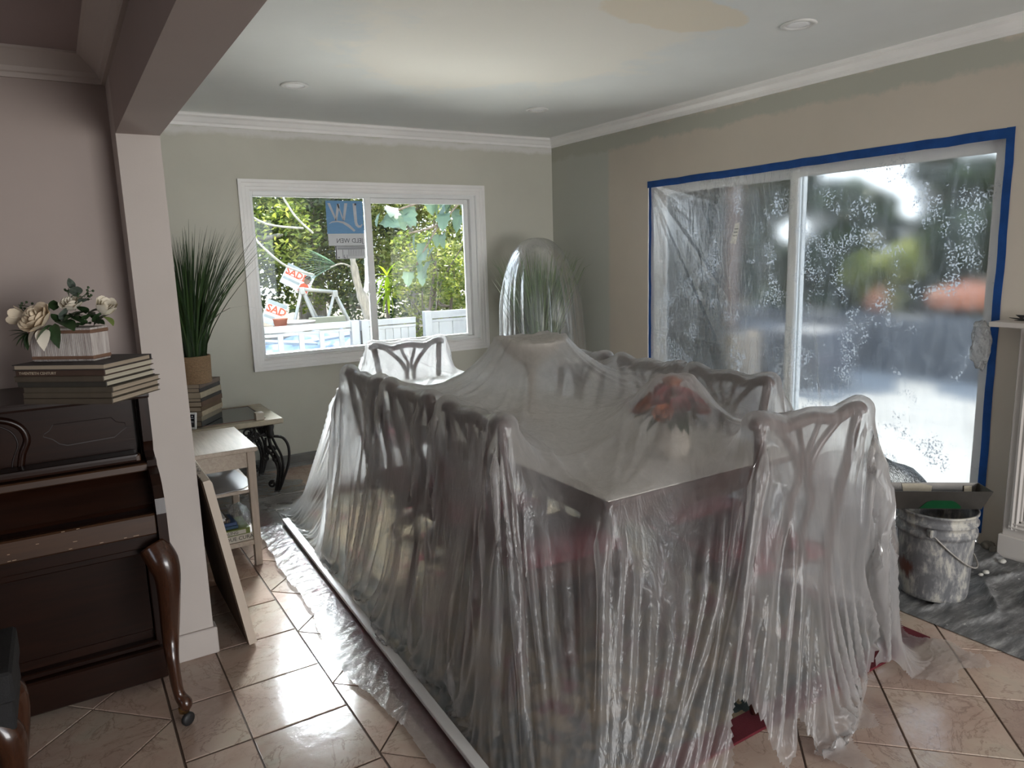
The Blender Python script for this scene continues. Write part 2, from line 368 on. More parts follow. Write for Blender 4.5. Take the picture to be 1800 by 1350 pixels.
# ---- tiles
def tilemat():
    m, n, l, b = nt('rose marble')
    oi = n.new('ShaderNodeObjectInfo'); tc = n.new('ShaderNodeTexCoord')
    ad = n.new('ShaderNodeVectorMath'); ad.operation = 'ADD'; l.new(tc.outputs['Object'], ad.inputs[0])
    sc_ = n.new('ShaderNodeVectorMath'); sc_.operation = 'SCALE'; sc_.inputs['Scale'].default_value = 1; l.new(oi.outputs['Location'], sc_.inputs[0])
    rn = n.new('ShaderNodeCombineXYZ'); q = math_(n, l, 'MULTIPLY', oi.outputs['Random'], 37.0)
    l.new(q, rn.inputs[0]); l.new(q, rn.inputs[2]); l.new(rn.outputs[0], ad.inputs[1])
    def nz(s, d, dist=0, r=.6):
        x = n.new('ShaderNodeTexNoise'); x.inputs['Scale'].default_value = s; x.inputs['Detail'].default_value = d; x.inputs['Roughness'].default_value = r
        x.inputs['Distortion'].default_value = dist; l.new(ad.outputs[0], x.inputs['Vector']); return x.outputs[0]
    k = ramp(n, [(.25, (.35, .235, .19)), (.45, (.46, .335, .27)), (.6, (.50, .395, .315)), (.78, (.42, .375, .30))]); l.new(nz(3.2, 5, .8), k.inputs[0])
    v = math_(n, l, 'ABSOLUTE', math_(n, l, 'SUBTRACT', nz(4.5, 7, .9, .62), .5))
    v1 = n.new('ShaderNodeMapRange'); v1.inputs[1].default_value = .014; v1.inputs[2].default_value = 0; l.new(v, v1.inputs[0])
    col = mixc(n, l, math_(n, l, 'MULTIPLY', v1.outputs[0], .55), k.outputs[0], (.20, .125, .10))
    u = math_(n, l, 'ABSOLUTE', math_(n, l, 'SUBTRACT', nz(9, 6, .4, .7), .47))
    u1 = n.new('ShaderNodeMapRange'); u1.inputs[1].default_value = .02; u1.inputs[2].default_value = 0; l.new(u, u1.inputs[0])
    col = mixc(n, l, math_(n, l, 'MULTIPLY', u1.outputs[0], .3), col, (.27, .21, .17))
    hs = n.new('ShaderNodeHueSaturation'); l.new(col, hs.inputs['Color'])
    l.new(math_(n, l, 'MULTIPLY_ADD', oi.outputs['Random'], .25, .86), hs.inputs['Value']); l.new(hs.outputs[0], b.inputs['Base Color'])
    b.inputs['Roughness'].default_value = .13; b.inputs['Specular IOR Level'].default_value = .6
    bump(n, l, b, nz(26, 3), .07, .01); return m
m_tile = tilemat(); m_grout = mat('brown grout', (.12, .085, .065), .8)
floor = struct(box('floor', -3.2, XR, -3.2, YB, -.08, -.004, m_grout))
T, TP, X2, Y2 = .3025, .3085, .666, 2.333    # tile, pitch, edge of the diagonal field, one of its corners
def inview(x, y, pad=80):
    from bpy_extras.object_utils import world_to_camera_view
    c = world_to_camera_view(SC, SC.camera, Vector((x, y, 0))); return c.z > 0 and -.12 < c.x < 1.12 and -.15 < c.y < 1.0
bpy.context.view_layer.update()
def tile_mesh(poly):
    bm = B(); cx = sum(p[0] for p in poly) / len(poly); cy_ = sum(p[1] for p in poly) / len(poly)
    top = [bm.verts.new((x + (cx - x) * .008, y + (cy_ - y) * .008, .0)) for x, y in poly]
    mid = [bm.verts.new((x, y, -.0015)) for x, y in poly]; bot = [bm.verts.new((x, y, -.008)) for x, y in poly]
    bm.faces.new(top)
    for a, b in ((top, mid), (mid, bot)):
        for i in range(len(poly)): bm.faces.new((a[i], b[i], b[(i + 1) % len(poly)], a[(i + 1) % len(poly)]))
    return bm
def clip(poly, ax, v, sgn):
    out = []
    for i in range(len(poly)):
        a, b = poly[i], poly[(i + 1) % len(poly)]; da, db = (a[ax] - v) * sgn, (b[ax] - v) * sgn
        if da >= 0: out.append(a)
        if (da >= 0) != (db >= 0):
            t = da / (da - db); out.append((a[0] + (b[0] - a[0]) * t, a[1] + (b[1] - a[1]) * t))
    return out
tile_full = {}
def tile(poly, key=None):
    cx = sum(p[0] for p in poly) / len(poly); cy_ = sum(p[1] for p in poly) / len(poly)
    if not any(inview(*p) for p in poly): return
    if .98 < cx < 2.6 and 1.6 < cy_ < 4.2 or (cx > 2.95 and cy_ > 2.2 and cy_ < 4.6): return   # hidden under the rug and the draped table
    if key in tile_full:
        o = tile_full[key].copy(); COL.objects.link(o); o.location = (cx, cy_, 0); return
    o = obj('tile', tile_mesh([(x - cx, y - cy_) for x, y in poly]), m_tile, floor, loc=(cx, cy_, 0))
    if key: tile_full[key] = o
hd = TP / math.sqrt(2); td = T / math.sqrt(2)
for i in range(-2, 22):
    for j in range(-12, 20):
        if (i + j) % 2 == 0: continue
        cx, cy_ = X2 + i * hd, Y2 + j * hd
        poly = [(cx - td, cy_), (cx, cy_ - td), (cx + td, cy_), (cx, cy_ + td)]
        c = clip(clip(clip(poly, 0, X2 + .003, 1), 0, XR - .002, -1), 1, YB - .002, -1)
        if len(c) < 3 or max(p[0] for p in c) - min(p[0] for p in c) < .02: continue
        tile(c, 'diamond' if c == poly else None)
YS = 1.875
for k in range(-3, 11):                       # straight border rows beside the opening
    y0 = YS + k * TP
    tile([(.362, y0 + .003), (X2 - .003, y0 + .003), (X2 - .003, y0 + T), (.362, y0 + T)], 'square')
for k in range(-4, 3):
    y0 = 2.185 + k * TP
    tile([(.166, y0 + .003), (.357, y0 + .003), (.357, y0 + T), (.166, y0 + T)], 'half')
X1, Y1 = .161, 2.433
for i in range(-9, 1):
    for j in range(-9, 5):
        if (i + j) % 2 == 0: continue
        cx, cy_ = X1 + i * hd, Y1 + j * hd
        poly = [(cx - td, cy_), (cx, cy_ - td), (cx + td, cy_), (cx, cy_ + td)]
        c = clip(clip(poly, 0, X1 - .002, -1), 1, PW, -1)
        if len(c) < 3: continue
        tile(c, 'diamond' if c == poly else None)
# ---- window_1: the slider in the back wall
win = struct(empty('window_1', ((WIN[0] + WIN[1]) / 2, YB, WIN[2])))
def wp(name, bm, m): return part(win, name, bm, m)
CS = [(0, 0), (0, .075), (.018, .075), (.018, .055), (.013, .05), (.013, .03), (.009, .026), (.009, .008), (.005, 0)]
x0, x1, z0, z1 = WIN
def casing(a, b, n_in):
    return sweep(B(), [(p, -q) for p, q in CS], a, b, (0, -1, 0), up=n_in)
# casing strips: up axis points INTO the opening; strips overrun to make the corners
for a, b, u in (((x0 - .075, YB, z1), (x1 + .075, YB, z1), (0, 0, -1)), ((x0 - .075, YB, z0), (x1 + .075, YB, z0), (0, 0, 1)),
                ((x0, YB - .0005, z0 - .07), (x0, YB - .0005, z1 + .07), (1, 0, 0)), ((x1, YB - .0005, z0 - .07), (x1, YB - .0005, z1 + .07), (-1, 0, 0))):
    wp('casing', casing(a, b, u), m_trim)
fr = frame(B(), x0, x1, z0, z1, .022, .047, .035, .03, YB + .02, YB + .10)
wp('window_frame', fr, m_vinyl)
ln = B()
for a in ((x0 - .004, x0 + .003, z0, z1), (x1 - .003, x1 + .004, z0, z1), (x0, x1, z1 - .003, z1 + .004)): bx(ln, a[0], a[1], YB - .001, YB + .13, a[2], a[3])
wp('jamb_liner', ln, m_vinyl)
wp('sill', bx(B(), x0, x1, YB - .002, YB + .02, z0, z0 + .012, .003), m_trim)
s1 = B()
for a in ((2.012, 2.062, z0 + .035, z1 - .03), (x0 + .022, 2.012, z1 - .036, z1 - .03)): bx(s1, a[0], a[1], YB + .022, YB + .055, a[2], a[3], .003)
wp('meeting_rail', s1, m_vinyl)
s2 = frame(B(), 2.06, 2.8975, z0 + .0352, z1 - .0302, .012, .036, .018, .038, YB + .055, YB + .085)
wp('sash', s2, m_vinyl)
wp('latch', bx(bx(B(), 2.0, 2.016, YB + .004, YB + .022, 1.22, 1.30, .003), 1.998, 2.018, YB + .0, YB + .01, 1.27, 1.30, .003), m_vinyl)
wp('glass_pane', bx(B(), x0 + .022, 2.014, YB + .036, YB + .040, z0 + .035, z1 - .03), m_glass)
wp('glass_pane', bx(B(), 2.07, 2.864, YB + .068, YB + .072, z0 + .05, z1 - .068), m_glass)
# sticker on the fixed pane, printed to be read from outside
m_stb = mat('translucent blue print', (.13, .30, .52), .5, var=.06, scale=30, stretch=(1, 1, 9)); m_stw = mat('white label paper', (.62, .64, .66), .6, var=.04)
m_ink = mat('dark grey ink', (.07, .075, .09), .6); m_stg = mat('pale print', (.50, .52, .55), .6)
st = thing('window_sticker', 'blue and white maker sticker on the left window pane, lettering seen in reverse', 'sticker', (1.86, YB + .035, 1.68))
def sp_(name, bm, m): return part(st, name, bm, m)
YS_ = YB + .0355
sp_('blue_panel', bx(B(), 1.722, 2.0, YS_ - .0010, YS_, 1.665, 1.90), m_stb)
sp_('white_panel', bx(B(), 1.725, 2.0, YS_ - .0010, YS_, 1.578, 1.6645), m_stw)
sp_('table_panel', bx(B(), 1.770, 2.0, YS_ - .0010, YS_, 1.482, 1.5775), m_stw)
def P2(pts, m, name, y=YS_ - .0016, d=.0005): return sp_(name, prism(B(), pts, (0, y, 0), (1, 0, 0), (0, 0, 1), (0, d, 0)), m)
# reversed letters J and W (x grows to the right as seen from the room), swoosh under the W
P2([(1.925, 1.882), (1.95, 1.882), (1.952, 1.745), (1.96, 1.725), (1.975, 1.722), (1.987, 1.735), (1.992, 1.728), (1.978, 1.708), (1.957, 1.706), (1.937, 1.722), (1.93, 1.75)], m_stg, 'letter')
P2([(1.735, 1.882), (1.755, 1.882), (1.785, 1.80), (1.795, 1.76), (1.785, 1.76)], m_stg, 'letter')
P2([(1.785, 1.76), (1.80, 1.76), (1.828, 1.878), (1.806, 1.878)], m_stg, 'letter')
P2([(1.806, 1.878), (1.816, 1.878), (1.850, 1.76), (1.842, 1.76)], m_stg, 'letter')
P2([(1.842, 1.76), (1.858, 1.76), (1.885, 1.882), (1.862, 1.882)], m_stg, 'letter')
P2([(1.738, 1.738), (1.76, 1.752), (1.80, 1.758), (1.85, 1.752), (1.89, 1.73), (1.935, 1.688), (1.922, 1.678), (1.88, 1.712), (1.84, 1.738), (1.80, 1.748), (1.76, 1.744), (1.738, 1.735)], m_stg, 'swoosh')
adopt(text('lettering', 'JELD WEN', .047, m_ink, (1.988, YS_ - .0016, 1.598), (-1, 0, 0), (0, 0, 1), depth=.0002, sx=.95), st)
tb = B()
for k, (a, b, c, d) in enumerate([(1.772, 1.780, 1.482, 1.577), (1.770, 2.0, 1.574, 1.577), (1.786, 1.998, 1.552, 1.556), (1.79, 1.80, 1.49, 1.497), (1.825, 1.828, 1.485, 1.55), (1.834, 1.844, 1.486, 1.492), (1.834, 1.837, 1.486, 1.512), (1.856, 1.859, 1.486, 1.512)] + [(1.87 + i * .0125, 1.872 + i * .0125, 1.50, 1.55) for i in range(10)] + [(1.786, 1.998, 1.559 + i * .005, 1.561 + i * .005) for i in range(3)]):
    bx(tb, a, b, YS_ - .0016, YS_ - .0012, c, d)
sp_('printed_table', tb, m_ink)
tb = B(); bx(tb, 1.938, 1.952, YS_ - .0018, YS_ - .0014, 1.868, 1.882, .002)
sp_('ink_dot', tb, m_ink)
# ---- door_1: the sliding door, masked with film
door = struct(empty('door_1', (XR, 2.85, 0)))
def dp(name, bm, m, **k): return part(door, name, bm, m, **k)
y0, y1, z1 = DOOR[0], DOOR[1], DOOR[3]
f = frame(B(), y0, y1, 0, z1, .03, .03, .045, .035, XR + .035, XR + .13, 'x')
dp('door_frame', f, m_vinyl)
for nm, ya, yb, xo in (('sliding_panel', y0 + .03, 2.86, .040), ('fixed_panel', 2.80, y1 - .03, .085)):
    s = frame(B(), ya + .0005, yb - .0005, .0455, z1 - .0355, .05 if xo < .06 else .058, .058, .075, .05, XR + xo, XR + xo + .038, 'x', .004)
    p = dp(nm, s, m_vinyl)
    g = obj('glass_pane', bx(B(), XR + xo + .016, XR + xo + .020, ya + .05, yb - .055, .12, z1 - .085), m_glass); g.parent = p
dp('stile_strip', bx(B(), XR + .026, XR + .040, 2.79, 2.835, .05, z1 - .04, .003), mat('bright white strip', (.82, .83, .80), .3, var=.02))
dp('reveal', bx(bx(B(), XR + .001, XR + .034, y0 - .004, y0 + .006, 0, z1), XR + .001, XR + .034, y1 - .006, y1 + .004, 0, z1), m_trim)
# dust film over the whole opening
m_film = film('door masking film', (.80, .82, .84), .10, .30, .25, (7, 7, 2.2), .22, blur=.52, speck=170, trans=.8, spec=.28)
gy = np.linspace(y0 + .004, y1 - .004, 200); gz = np.linspace(.012, z1 - .006, 150)
GY, GZ = np.meshgrid(gy, gz, indexing='ij')
def fold(a, b, wdt, amp):   # straight tension crease between two points of the sheet
    a, b = np.array(a), np.array(b); d = b - a; L2 = (d * d).sum(); t = np.clip(((GY - a[0]) * d[0] + (GZ - a[1]) * d[1]) / L2, 0, 1)
    q = ((GY - a[0] - t * d[0]) ** 2 + (GZ - a[1] - t * d[1]) ** 2) ** .5
    return amp * np.exp(-(q / wdt) ** 2) * (1 - .5 * t)
H = np.zeros_like(GY)
for k in range(34):
    c = R.choice([((y0, z1), (1, -1)), ((y1, z1), (-1, -1)), ((y0, .9), (1, .4)), ((y1, .9), (-1, -.3))]); an = R.uniform(.15, 1.4); L = R.uniform(.3, 1.3)
    H += fold(c[0], (c[0][0] + c[1][0] * L * math.cos(an), c[0][1] + c[1][1] * L * math.sin(an)), R.uniform(.006, .018), R.choice((-1, 1)) * R.uniform(.001, .0032))
for k in range(26): 
    yy, zz = R.uniform(y0, 2.9), R.uniform(.1, .75); H += fold((yy, zz + .3), (yy + R.uniform(-.12, .02), zz - .25), R.uniform(.008, .016), R.uniform(-.004, .004))
for k in range(9): H += fold((y0, .72 - .05 * k), (y1, .62 - .04 * k + R.uniform(-.05, .05)), .007, R.uniform(-.004, .004))
edge = np.minimum(np.minimum(GY - y0, y1 - GY), np.minimum(GZ - .012, z1 - GZ)); H *= np.clip(edge / .05, .15, 1)
pf = np.stack([XR + .016 + H + .004 * np.sin(GY * 3), GY, GZ], 2)
flm = grid_obj('masking_film', pf, m_film)
tag(flm, 'dusty clear plastic film taped over the whole sliding door', 'plastic film')
m_tape = mat('blue painter tape', (.018, .115, .42), .6, var=.15, scale=14, bs=.15, bscale=120)
def strip(name, pts, wd, x, nrm):
    bm = B(); n_ = len(pts); V = []
    for i, (y, z) in enumerate(pts):
        j = R.uniform(-.0025, .0025); V.append([bm.verts.new((x + R.uniform(0, .002), y + nrm[0] * (s * wd + j), z + nrm[1] * (s * wd + j))) for s in (0, 1)])
    for a, b in zip(V[:-1], V[1:]): bm.faces.new((a[0], a[1], b[1], b[0]))
    r = bmesh.ops.solidify(bm, geom=bm.faces[:], thickness=.0012)
    o = obj(name, bm, m_tape); o.parent = flm; return o
n_ = 24
o = strip('tape', [(y0 - .012 + (y1 - y0 + .016) * k / n_, z1 + .012 - .004) for k in range(n_ + 1)], .046, XR - .004, (0, -1)); o['label'] = 'blue tape strip along the top edge of the door film'
o = strip('tape', [(y0 - .014, .06 + (z1 - .05) * k / n_) for k in range(n_ + 1)], .036, XR - .0035, (1, 0)); o['label'] = 'blue tape strip down the right edge of the door film'
o = strip('tape', [(y1 - .006, .02 + (z1 - .02) * k / n_) for k in range(n_ + 1)], .026, XR + .003, (-1, 0)); o['label'] = 'dark blue tape strip down the left edge of the door film'
# paper slip on the glass, wad of film, heap of film at the sill
m_paper = mat('greyish paper', (.80, .80, .75), .7, var=.06)
o = obj('paper_slip', prism(B(), [(3.232, 1.625), (3.196, 1.632), (3.198, 1.60), (3.222, 1.498), (3.268, 1.505)], (XR + .006, 0, 0), (0, 1, 0), (0, 0, 1), (.001, 0, 0)), m_paper)
tag(o, 'small torn paper slip stuck on the left door panel', 'paper')
ob = obj('printed_lines', bx(bx(bx(B(), XR + .0052, XR + .0058, 3.205, 3.235, 1.59, 1.594), XR + .0052, XR + .0058, 3.21, 3.24, 1.57, 1.574), XR + .0052, XR + .0058, 3.215, 3.245, 1.55, 1.553), m_ink, o)
m_wad = film('crumpled film', (.90, .90, .90), .06, .25, .2, (30, 30, 30), .5, trans=.7)
def crumple(name, c, r, seed, m, sub=4, amp=.3, floor_z=None):
    bm = B(); bmesh.ops.create_icosphere(bm, subdivisions=sub, radius=1); rr = random.Random(seed)
    d = [Vector((rr.gauss(0, 1), rr.gauss(0, 1), rr.gauss(0, 1))).normalized() for _ in range(26)]; k = [rr.uniform(2, 7) for _ in d]; ph = [rr.uniform(0, 6) for _ in d]
    for v in bm.verts:
        s = 1 + amp * sum(abs(math.sin(q.dot(v.co) * f_ + p)) - .5 for q, f_, p in zip(d, k, ph)) / 7
        v.co = Vector((c[0] + v.co.x * s * r[0], c[1] + v.co.y * s * r[1], c[2] + v.co.z * s * r[2]))
        if floor_z is not None: v.co.z = max(v.co.z, floor_z)
    return obj(name, bm, m, smooth=True)
tag(crumple('film_wad', (XR - .006, 1.722, .985), (.010, .036, .085), 3, film('wadded film', (.88, .88, .86), .45, .3, .25, (30, 30, 30), .8, trans=.25), amp=.5), 'crumpled wad of clear film beside the right door jamb', 'plastic film')
hp = crumple('film_heap', (XR - .16, 2.16, .10), (.13, .36, .26), 5, m_wad, amp=.22, floor_z=.01)
tag(hp, 'translucent heap of crumpled plastic on the floor against the sliding door', 'plastic film')
# ---- ceiling lights
m_lens = mat('frosted lens', (.93, .93, .94), .5, var=.02); m_ring = mat('white light trim', (.72, .72, .70), .4, var=.03)
for (lx, ly), lab in zip(((1.25, 4.20), (2.88, 4.22), (2.90, 2.20)), ('round recessed ceiling light nearest the beam', 'round recessed ceiling light near the far corner', 'large round recessed ceiling light nearest the camera, above the sliding door side')):
    t = thing('ceiling_light', lab, 'ceiling light', (lx, ly, ZC), group='recessed ceiling lights')
    obj('trim_ring', lathe(B(), [(.052, -.001), (.074, 0), (.078, -.004), (.070, -.009), (.054, -.007), (.052, -.001)], 32, cap=False), m_ring, t, True)
    obj('lens', lathe(B(), [(.0005, -.006), (.03, -.0055), (.054, -.004), (.054, 0), (.0005, 0)], 32), m_lens, t, True)
# ---------------------------------------------------------------- piano
m_mah = wood('mahogany', (.0080, .0026, .0014), (.018, .0058, .0027), .32, 0, 2.2, coat=.08, spec=.28)
m_mah2 = wood('mahogany upright grain', (.0080, .0027, .0015), (.018, .006, .0028), .32, 2, 2.2, coat=.08, spec=.28)
m_wal = wood('worn walnut lip', (.030, .012, .0045), (.052, .021, .0075), .4, 0, 2.5)
m_line = mat('dark groove', (.012, .005, .004), .5)
m_brass = mat('old brass', (.35, .22, .09), .35, 1, var=.1); m_rub = mat('black rubber', (.012, .012, .013), .55)
pn = thing('piano', 'dark mahogany upright piano with curved front legs against the left wall', 'piano', (-.5, 2.75, 0))
PL, PRX = -1.25, .188
part(pn, 'back_case', bx(B(), PL, PRX, 2.72, 2.965, .05, 1.045, .004), m_mah)
part(pn, 'lower_panel', bx(B(), PL + .03, PRX - .03, 2.705, 2.722, .20, .60, .004), m_mah)
part(pn, 'base_rail', bx(bx(B(), PL + .02, PRX - .004, 2.66, 2.73, .03, .145, .006), PL + .02, PRX - .02, 2.685, 2.73, .145, .165, .004), m_mah)
part(pn, 'side_stile', bx(B(), PRX - .03, PRX, 2.69, 2.73, .03, .62, .003), m_mah2)
part(pn, 'top_lid', bx(B(), PL - .02, .217, 2.575, 2.968, 1.046, 1.072, .008, seg=2), m_mah)
up = part(pn, 'upper_panel', prism(B(), [(2.645, 1.046), (2.725, 1.046), (2.725, .84), (2.655, .84)], (PL + .02, 0, 0), (0, 1, 0), (0, 0, 1), (PRX - .02 - PL - .02, 0, 0)), m_mah)
def groove(bm, pts, r=.0022): return tube(bm, pts + [pts[0]], r, 5)
def carve(cx):
    f = lambda a, z: (cx + a, 2.6475 + (1.046 - z) * .048 - .001, z)
    top = [(-.095, .978), (.065, .980), (.080, .965), (.107, .962)]
    pts = [f(-.085, .985), f(.075, .985), f(.088, .968), f(.112, .962), f(.115, .945), f(.100, .935), f(.078, .918), f(-.055, .912), f(-.075, .92), f(-.092, .938), f(-.115, .950), f(-.112, .958), f(-.098, .966)]
    return groove(B(), pts)
o = obj('carved_moulding', carve(.03), m_line, up); o['label'] = 'incised cartouche line on the right of the upper panel'
bm = B(); pts = smoothpts([(-.30, 2.646, 1.015), (-.20, 2.646, 1.02), (-.145, 2.648, .995), (-.128, 2.65, .95), (-.145, 2.653, .905), (-.155, 2.655, .86)], 5)
tube(bm, pts, .011, 8); obj('scroll_moulding', bm, m_mah, up, True)
bm = B(); tube(bm, [(p[0] - .025, p[1] - .001, p[2] - .012) for p in pts], .0025, 6); obj('scroll_line', bm, m_line, up, True)
ms = part(pn, 'music_shelf', bx(B(), PL + .02, .165, 2.575, 2.655, .842, .868, .008, seg=2), m_mah)
obj('end_block', bx(B(), .155, .172, 2.575, 2.61, .843, .866, .004), m_wal, ms)['label'] = 'chipped light wood end of the music shelf'
part(pn, 'fallboard_hinge', bx(B(), PL + .02, .19, 2.555, 2.66, .812, .838, .004), m_wal)
part(pn, 'fallboard', prism(B(), [(2.60, .812), (2.66, .812), (2.66, .70), (2.52, .70), (2.515, .714)], (PL + .03, 0, 0), (0, 1, 0), (0, 0, 1), (.187 - PL - .03, 0, 0)), m_mah)
ks = part(pn, 'key_slip', bx(B(), PL + .03, .186, 2.445, 2.462, .632, .700, .005), m_wal)
rr = random.Random(3); bm = B()
for k in range(16):
    a = rr.uniform(-.32, .16); z = rr.choice((.697, .66, .675, .64)); s = rr.uniform(.003, .012); bx(bm, a, a + s, 2.4442, 2.446, z, z + .0016)
stuff(obj('chipped_veneer', bm, mat('pale chips', (.36, .25, .17), .7), ks))
part(pn, 'key_bed', bx(B(), PL, .19, 2.462, 2.72, .588, .700, .004), m_mah)
part(pn, 'key_bed_apron', bx(B(), PL + .02, .185, 2.49, 2.72, .560, .590, .004), m_mah)
cheek = [(2.592, 1.046), (2.60, .90), (2.617, .865), (2.585, .850), (2.555, .846), (2.548, .828), (2.50, .812), (2.462, .785), (2.438, .748), (2.43, .70), (2.43, .590), (2.72, .590), (2.72, 1.046)]
for nm, xx in (('cheek', .186), ('cheek', PL - .005)):
    part(pn, nm, prism(B(), cheek, (xx, 0, 0), (0, 1, 0), (0, 0, 1), (.028, 0, 0)), m_mah2)
def cabriole(top, foot, knee, r, bm=None):
    t, f = Vector(top), Vector(foot); h = t.z - f.z; k = Vector(knee)
    P = [t, t + Vector((0, 0, -.10 * h)) + k * .75, t + Vector((0, 0, -.22 * h)) + k, t + Vector((0, 0, -.45 * h)) + k * .55 + (f - t) * .1, f + Vector((0, 0, .30 * h)) - k * .15, f + Vector((0, 0, .10 * h)) + k * .05, f + k * .55 + Vector((0, 0, .02)), f + k * .45]
    q = smoothpts(P, 5); n = len(q); rs = []
    key = [(0, 1.25), (.14, 1.3), (.28, 1.05), (.43, .74), (.57, .55), (.71, .46), (.86, .62), (1, .42)]
    for i in range(n):
        s = i / (n - 1)
        for (a, va), (b, vb) in zip(key[:-1], key[1:]):
            if a <= s <= b + 1e-6: rs.append(r * (va + (vb - va) * (s - a) / (b - a))); break
    return tube(bm or B(), q, rs, 12)
m_legw = wood('leg wood', (.028, .010, .005), (.05, .018, .008), .25, 2, 3, coat=.3)
for nm, xx in (('leg', .168), ('leg', PL + .03)):
    lg = part(pn, nm, cabriole((xx, 2.455, .595), (xx + .016, 2.395, .058), (.028, -.035, 0), .036), m_legw, True)
    obj('ferrule', lathe(B(), [(.016, 0), (.017, .018), (.014, .022)], 14, (xx + .026, 2.380, .046)), m_brass, lg, True)
    bm = B(); lathe(bm, [(.001, -.009), (.017, -.009), (.022, -.004), (.022, .004), (.017, .009), (.001, .009)], 16)
    bm.transform(Matrix.Translation((xx + .034, 2.372, .0225)) @ Euler((PI / 2, 0, .5)).to_matrix().to_4x4())
    obj('caster', bm, m_rub, lg, True)
# ---------------------------------------------------------------- bench
m_blk = mat('black cloth', (.008, .0075, .008), .8, var=.2, scale=20, bs=.2, bscale=200)
bn = thing('piano_bench', 'black padded piano bench with curved wooden legs at the left edge', 'bench', (-.55, 2.12, 0))
part(bn, 'seat_cushion', bx(B(), -.95, -.192, 1.96, 2.235, .455, .535, .018, seg=3), m_blk)
part(bn, 'cloth_skirt', bx(B(), -.945, -.199, 1.965, 2.23, .385, .46, .004), m_blk)
part(bn, 'seat_frame', bx(B(), -.93, -.215, 1.98, 2.22, .37, .40, .004), m_legw)
for xx in (-.90, -.245):
    for yy in (2.0, 2.19):
        s = 1 if xx > -.5 else -1
        part(bn, 'leg', cabriole((xx, yy, .40), (xx + .004 * s, yy, .0), (.028 * s, -.012 if yy < 2.1 else .012, 0), .030), m_legw, True)
# ---------------------------------------------------------------- books
m_page = mat('book pages', (.44, .40, .31), .8, var=.14, scale=3, stretch=(1, 1, 160)); m_page2 = mat('browned pages', (.33, .27, .20), .8, var=.14, scale=3, stretch=(1, 1, 160))
bookm = {}
def cover(c):
    if c not in bookm: bookm[c] = mat('book cloth', c, .6, var=.12, scale=25)
    return bookm[c]
def book(label, loc, rz, L, W_, h, c, group, spine=None, lc=(.45, .38, .28), page=None, cat='book'):
    """lies flat: spine along local x at y=0 facing -y, pages on the other sides"""
    t = thing('book', label, cat, loc, rz, group); cm = cover(c)
    obj('pages', bx(B(), .004, L - .004, .006, W_ - .004, .0022, h - .0022), page or m_page, t)
    bm = B(); bx(bm, 0, L, 0, W_, 0, .0022, .0006); bx(bm, 0, L, 0, W_, h - .0022, h, .0006); bx(bm, 0, L, 0, .004, .001, h - .001, .0012)
    obj('cover', bm, cm, t)
    for s, x, sz in spine or []:
        o = text('lettering', s, sz, cover(lc), (x, -.0004, h * .28), (1, 0, 0), (0, 0, 1), t, depth=.0003)
    return t
ang = math.atan2(-.172, .212); z = 1.0725
PB = [((.065, .050, .034), .0165, 0, 0, [], 'lowest'), ((.072, .056, .038), .0165, -.004, .006, [], 'second from the bottom'), ((.068, .054, .037), .0165, .002, .004, [], 'third from the bottom'),
      ((.030, .026, .020), .0165, -.012, 0, [], 'fourth from the bottom'), ((.068, .052, .036), .0165, -.015, -.006, [], 'third from the top'),
      ((.055, .030, .020), .0175, -.010, -.004, [('TWENTIETH CENTURY', .012, .0115)], 'second from the top'), ((.030, .026, .026), .0165, -.014, -.008, [], 'topmost')]
for k, (c, h, dx, dy, sp, nm) in enumerate(PB):
    ex = 'dark olive brown' if k not in (3, 5, 6) else ('black brown', 0, 'TWENTIETH CENTURY dark brown', 'black covered')[k - 3]
    if k == 6:   # the top book lies the other way round, pages to the front
        p = Vector((-.118, 2.555, z)) + Vector((math.cos(ang), math.sin(ang), 0)) * (.292 + dx) + Vector((-math.sin(ang), math.cos(ang), 0)) * (.226 + dy)
        book(ex + ' book with browned page edges facing out, topmost of the stack on the piano', p, ang + PI, .292, .226, h, c, 'books stacked on the piano', page=m_page2)
    else:
        p = Vector((-.118, 2.555, z)) + Vector((math.cos(ang), math.sin(ang), 0)) * dx + Vector((-math.sin(ang), math.cos(ang), 0)) * dy
        book(ex + ' hardback, ' + nm + ' of the stack on the piano', p, ang, .285, .232, h, c, 'books stacked on the piano', [q for q in sp if q[0]], page=m_page if k in (3, 4, 5) else m_page2)
    z += h + .0004
ZP = z
# ---------------------------------------------------------------- planter box of artificial roses
m_box = wood('whitewashed slats', (.30, .25, .23), (.62, .58, .55), .7, 2, 7); m_jute = mat('jute band', (.20, .11, .07), .8, var=.2, scale=60, stretch=(1, 1, 12), bs=.4)
m_petal = mat('cream petals', (.76, .65, .49), .6, var=.10, scale=14); m_petal2 = mat('pale petals', (.80, .74, .62), .6, var=.06)
m_lf = mat('dark green leaf', (.028, .060, .020), .5, var=.3, scale=40); m_lf2 = mat('variegated leaf', (.11, .14, .115), .55, var=.5, scale=60); m_lfy = mat('yellow green leaf', (.14, .20, .03), .5, var=.25)
pl = thing('flower_planter', 'whitewashed wooden planter box of cream artificial roses on the piano books', 'flower arrangement', (.02, 2.56, ZP), ang)
bm = B(); bx(bm, -.1, .1, -.0375, .0375, 0, .1, .002)
for k in range(34): bx(bm, -.1 + k * .0059, -.1 + k * .0059 + .0048, -.0392, -.037, .003, .097, .0006)
obj('box', bm, m_box, pl)
for zz in (.006, .083): obj('twine_band', bx(B(), -.102, .102, -.0405, .0395, zz, zz + .011, .002), m_jute, pl)
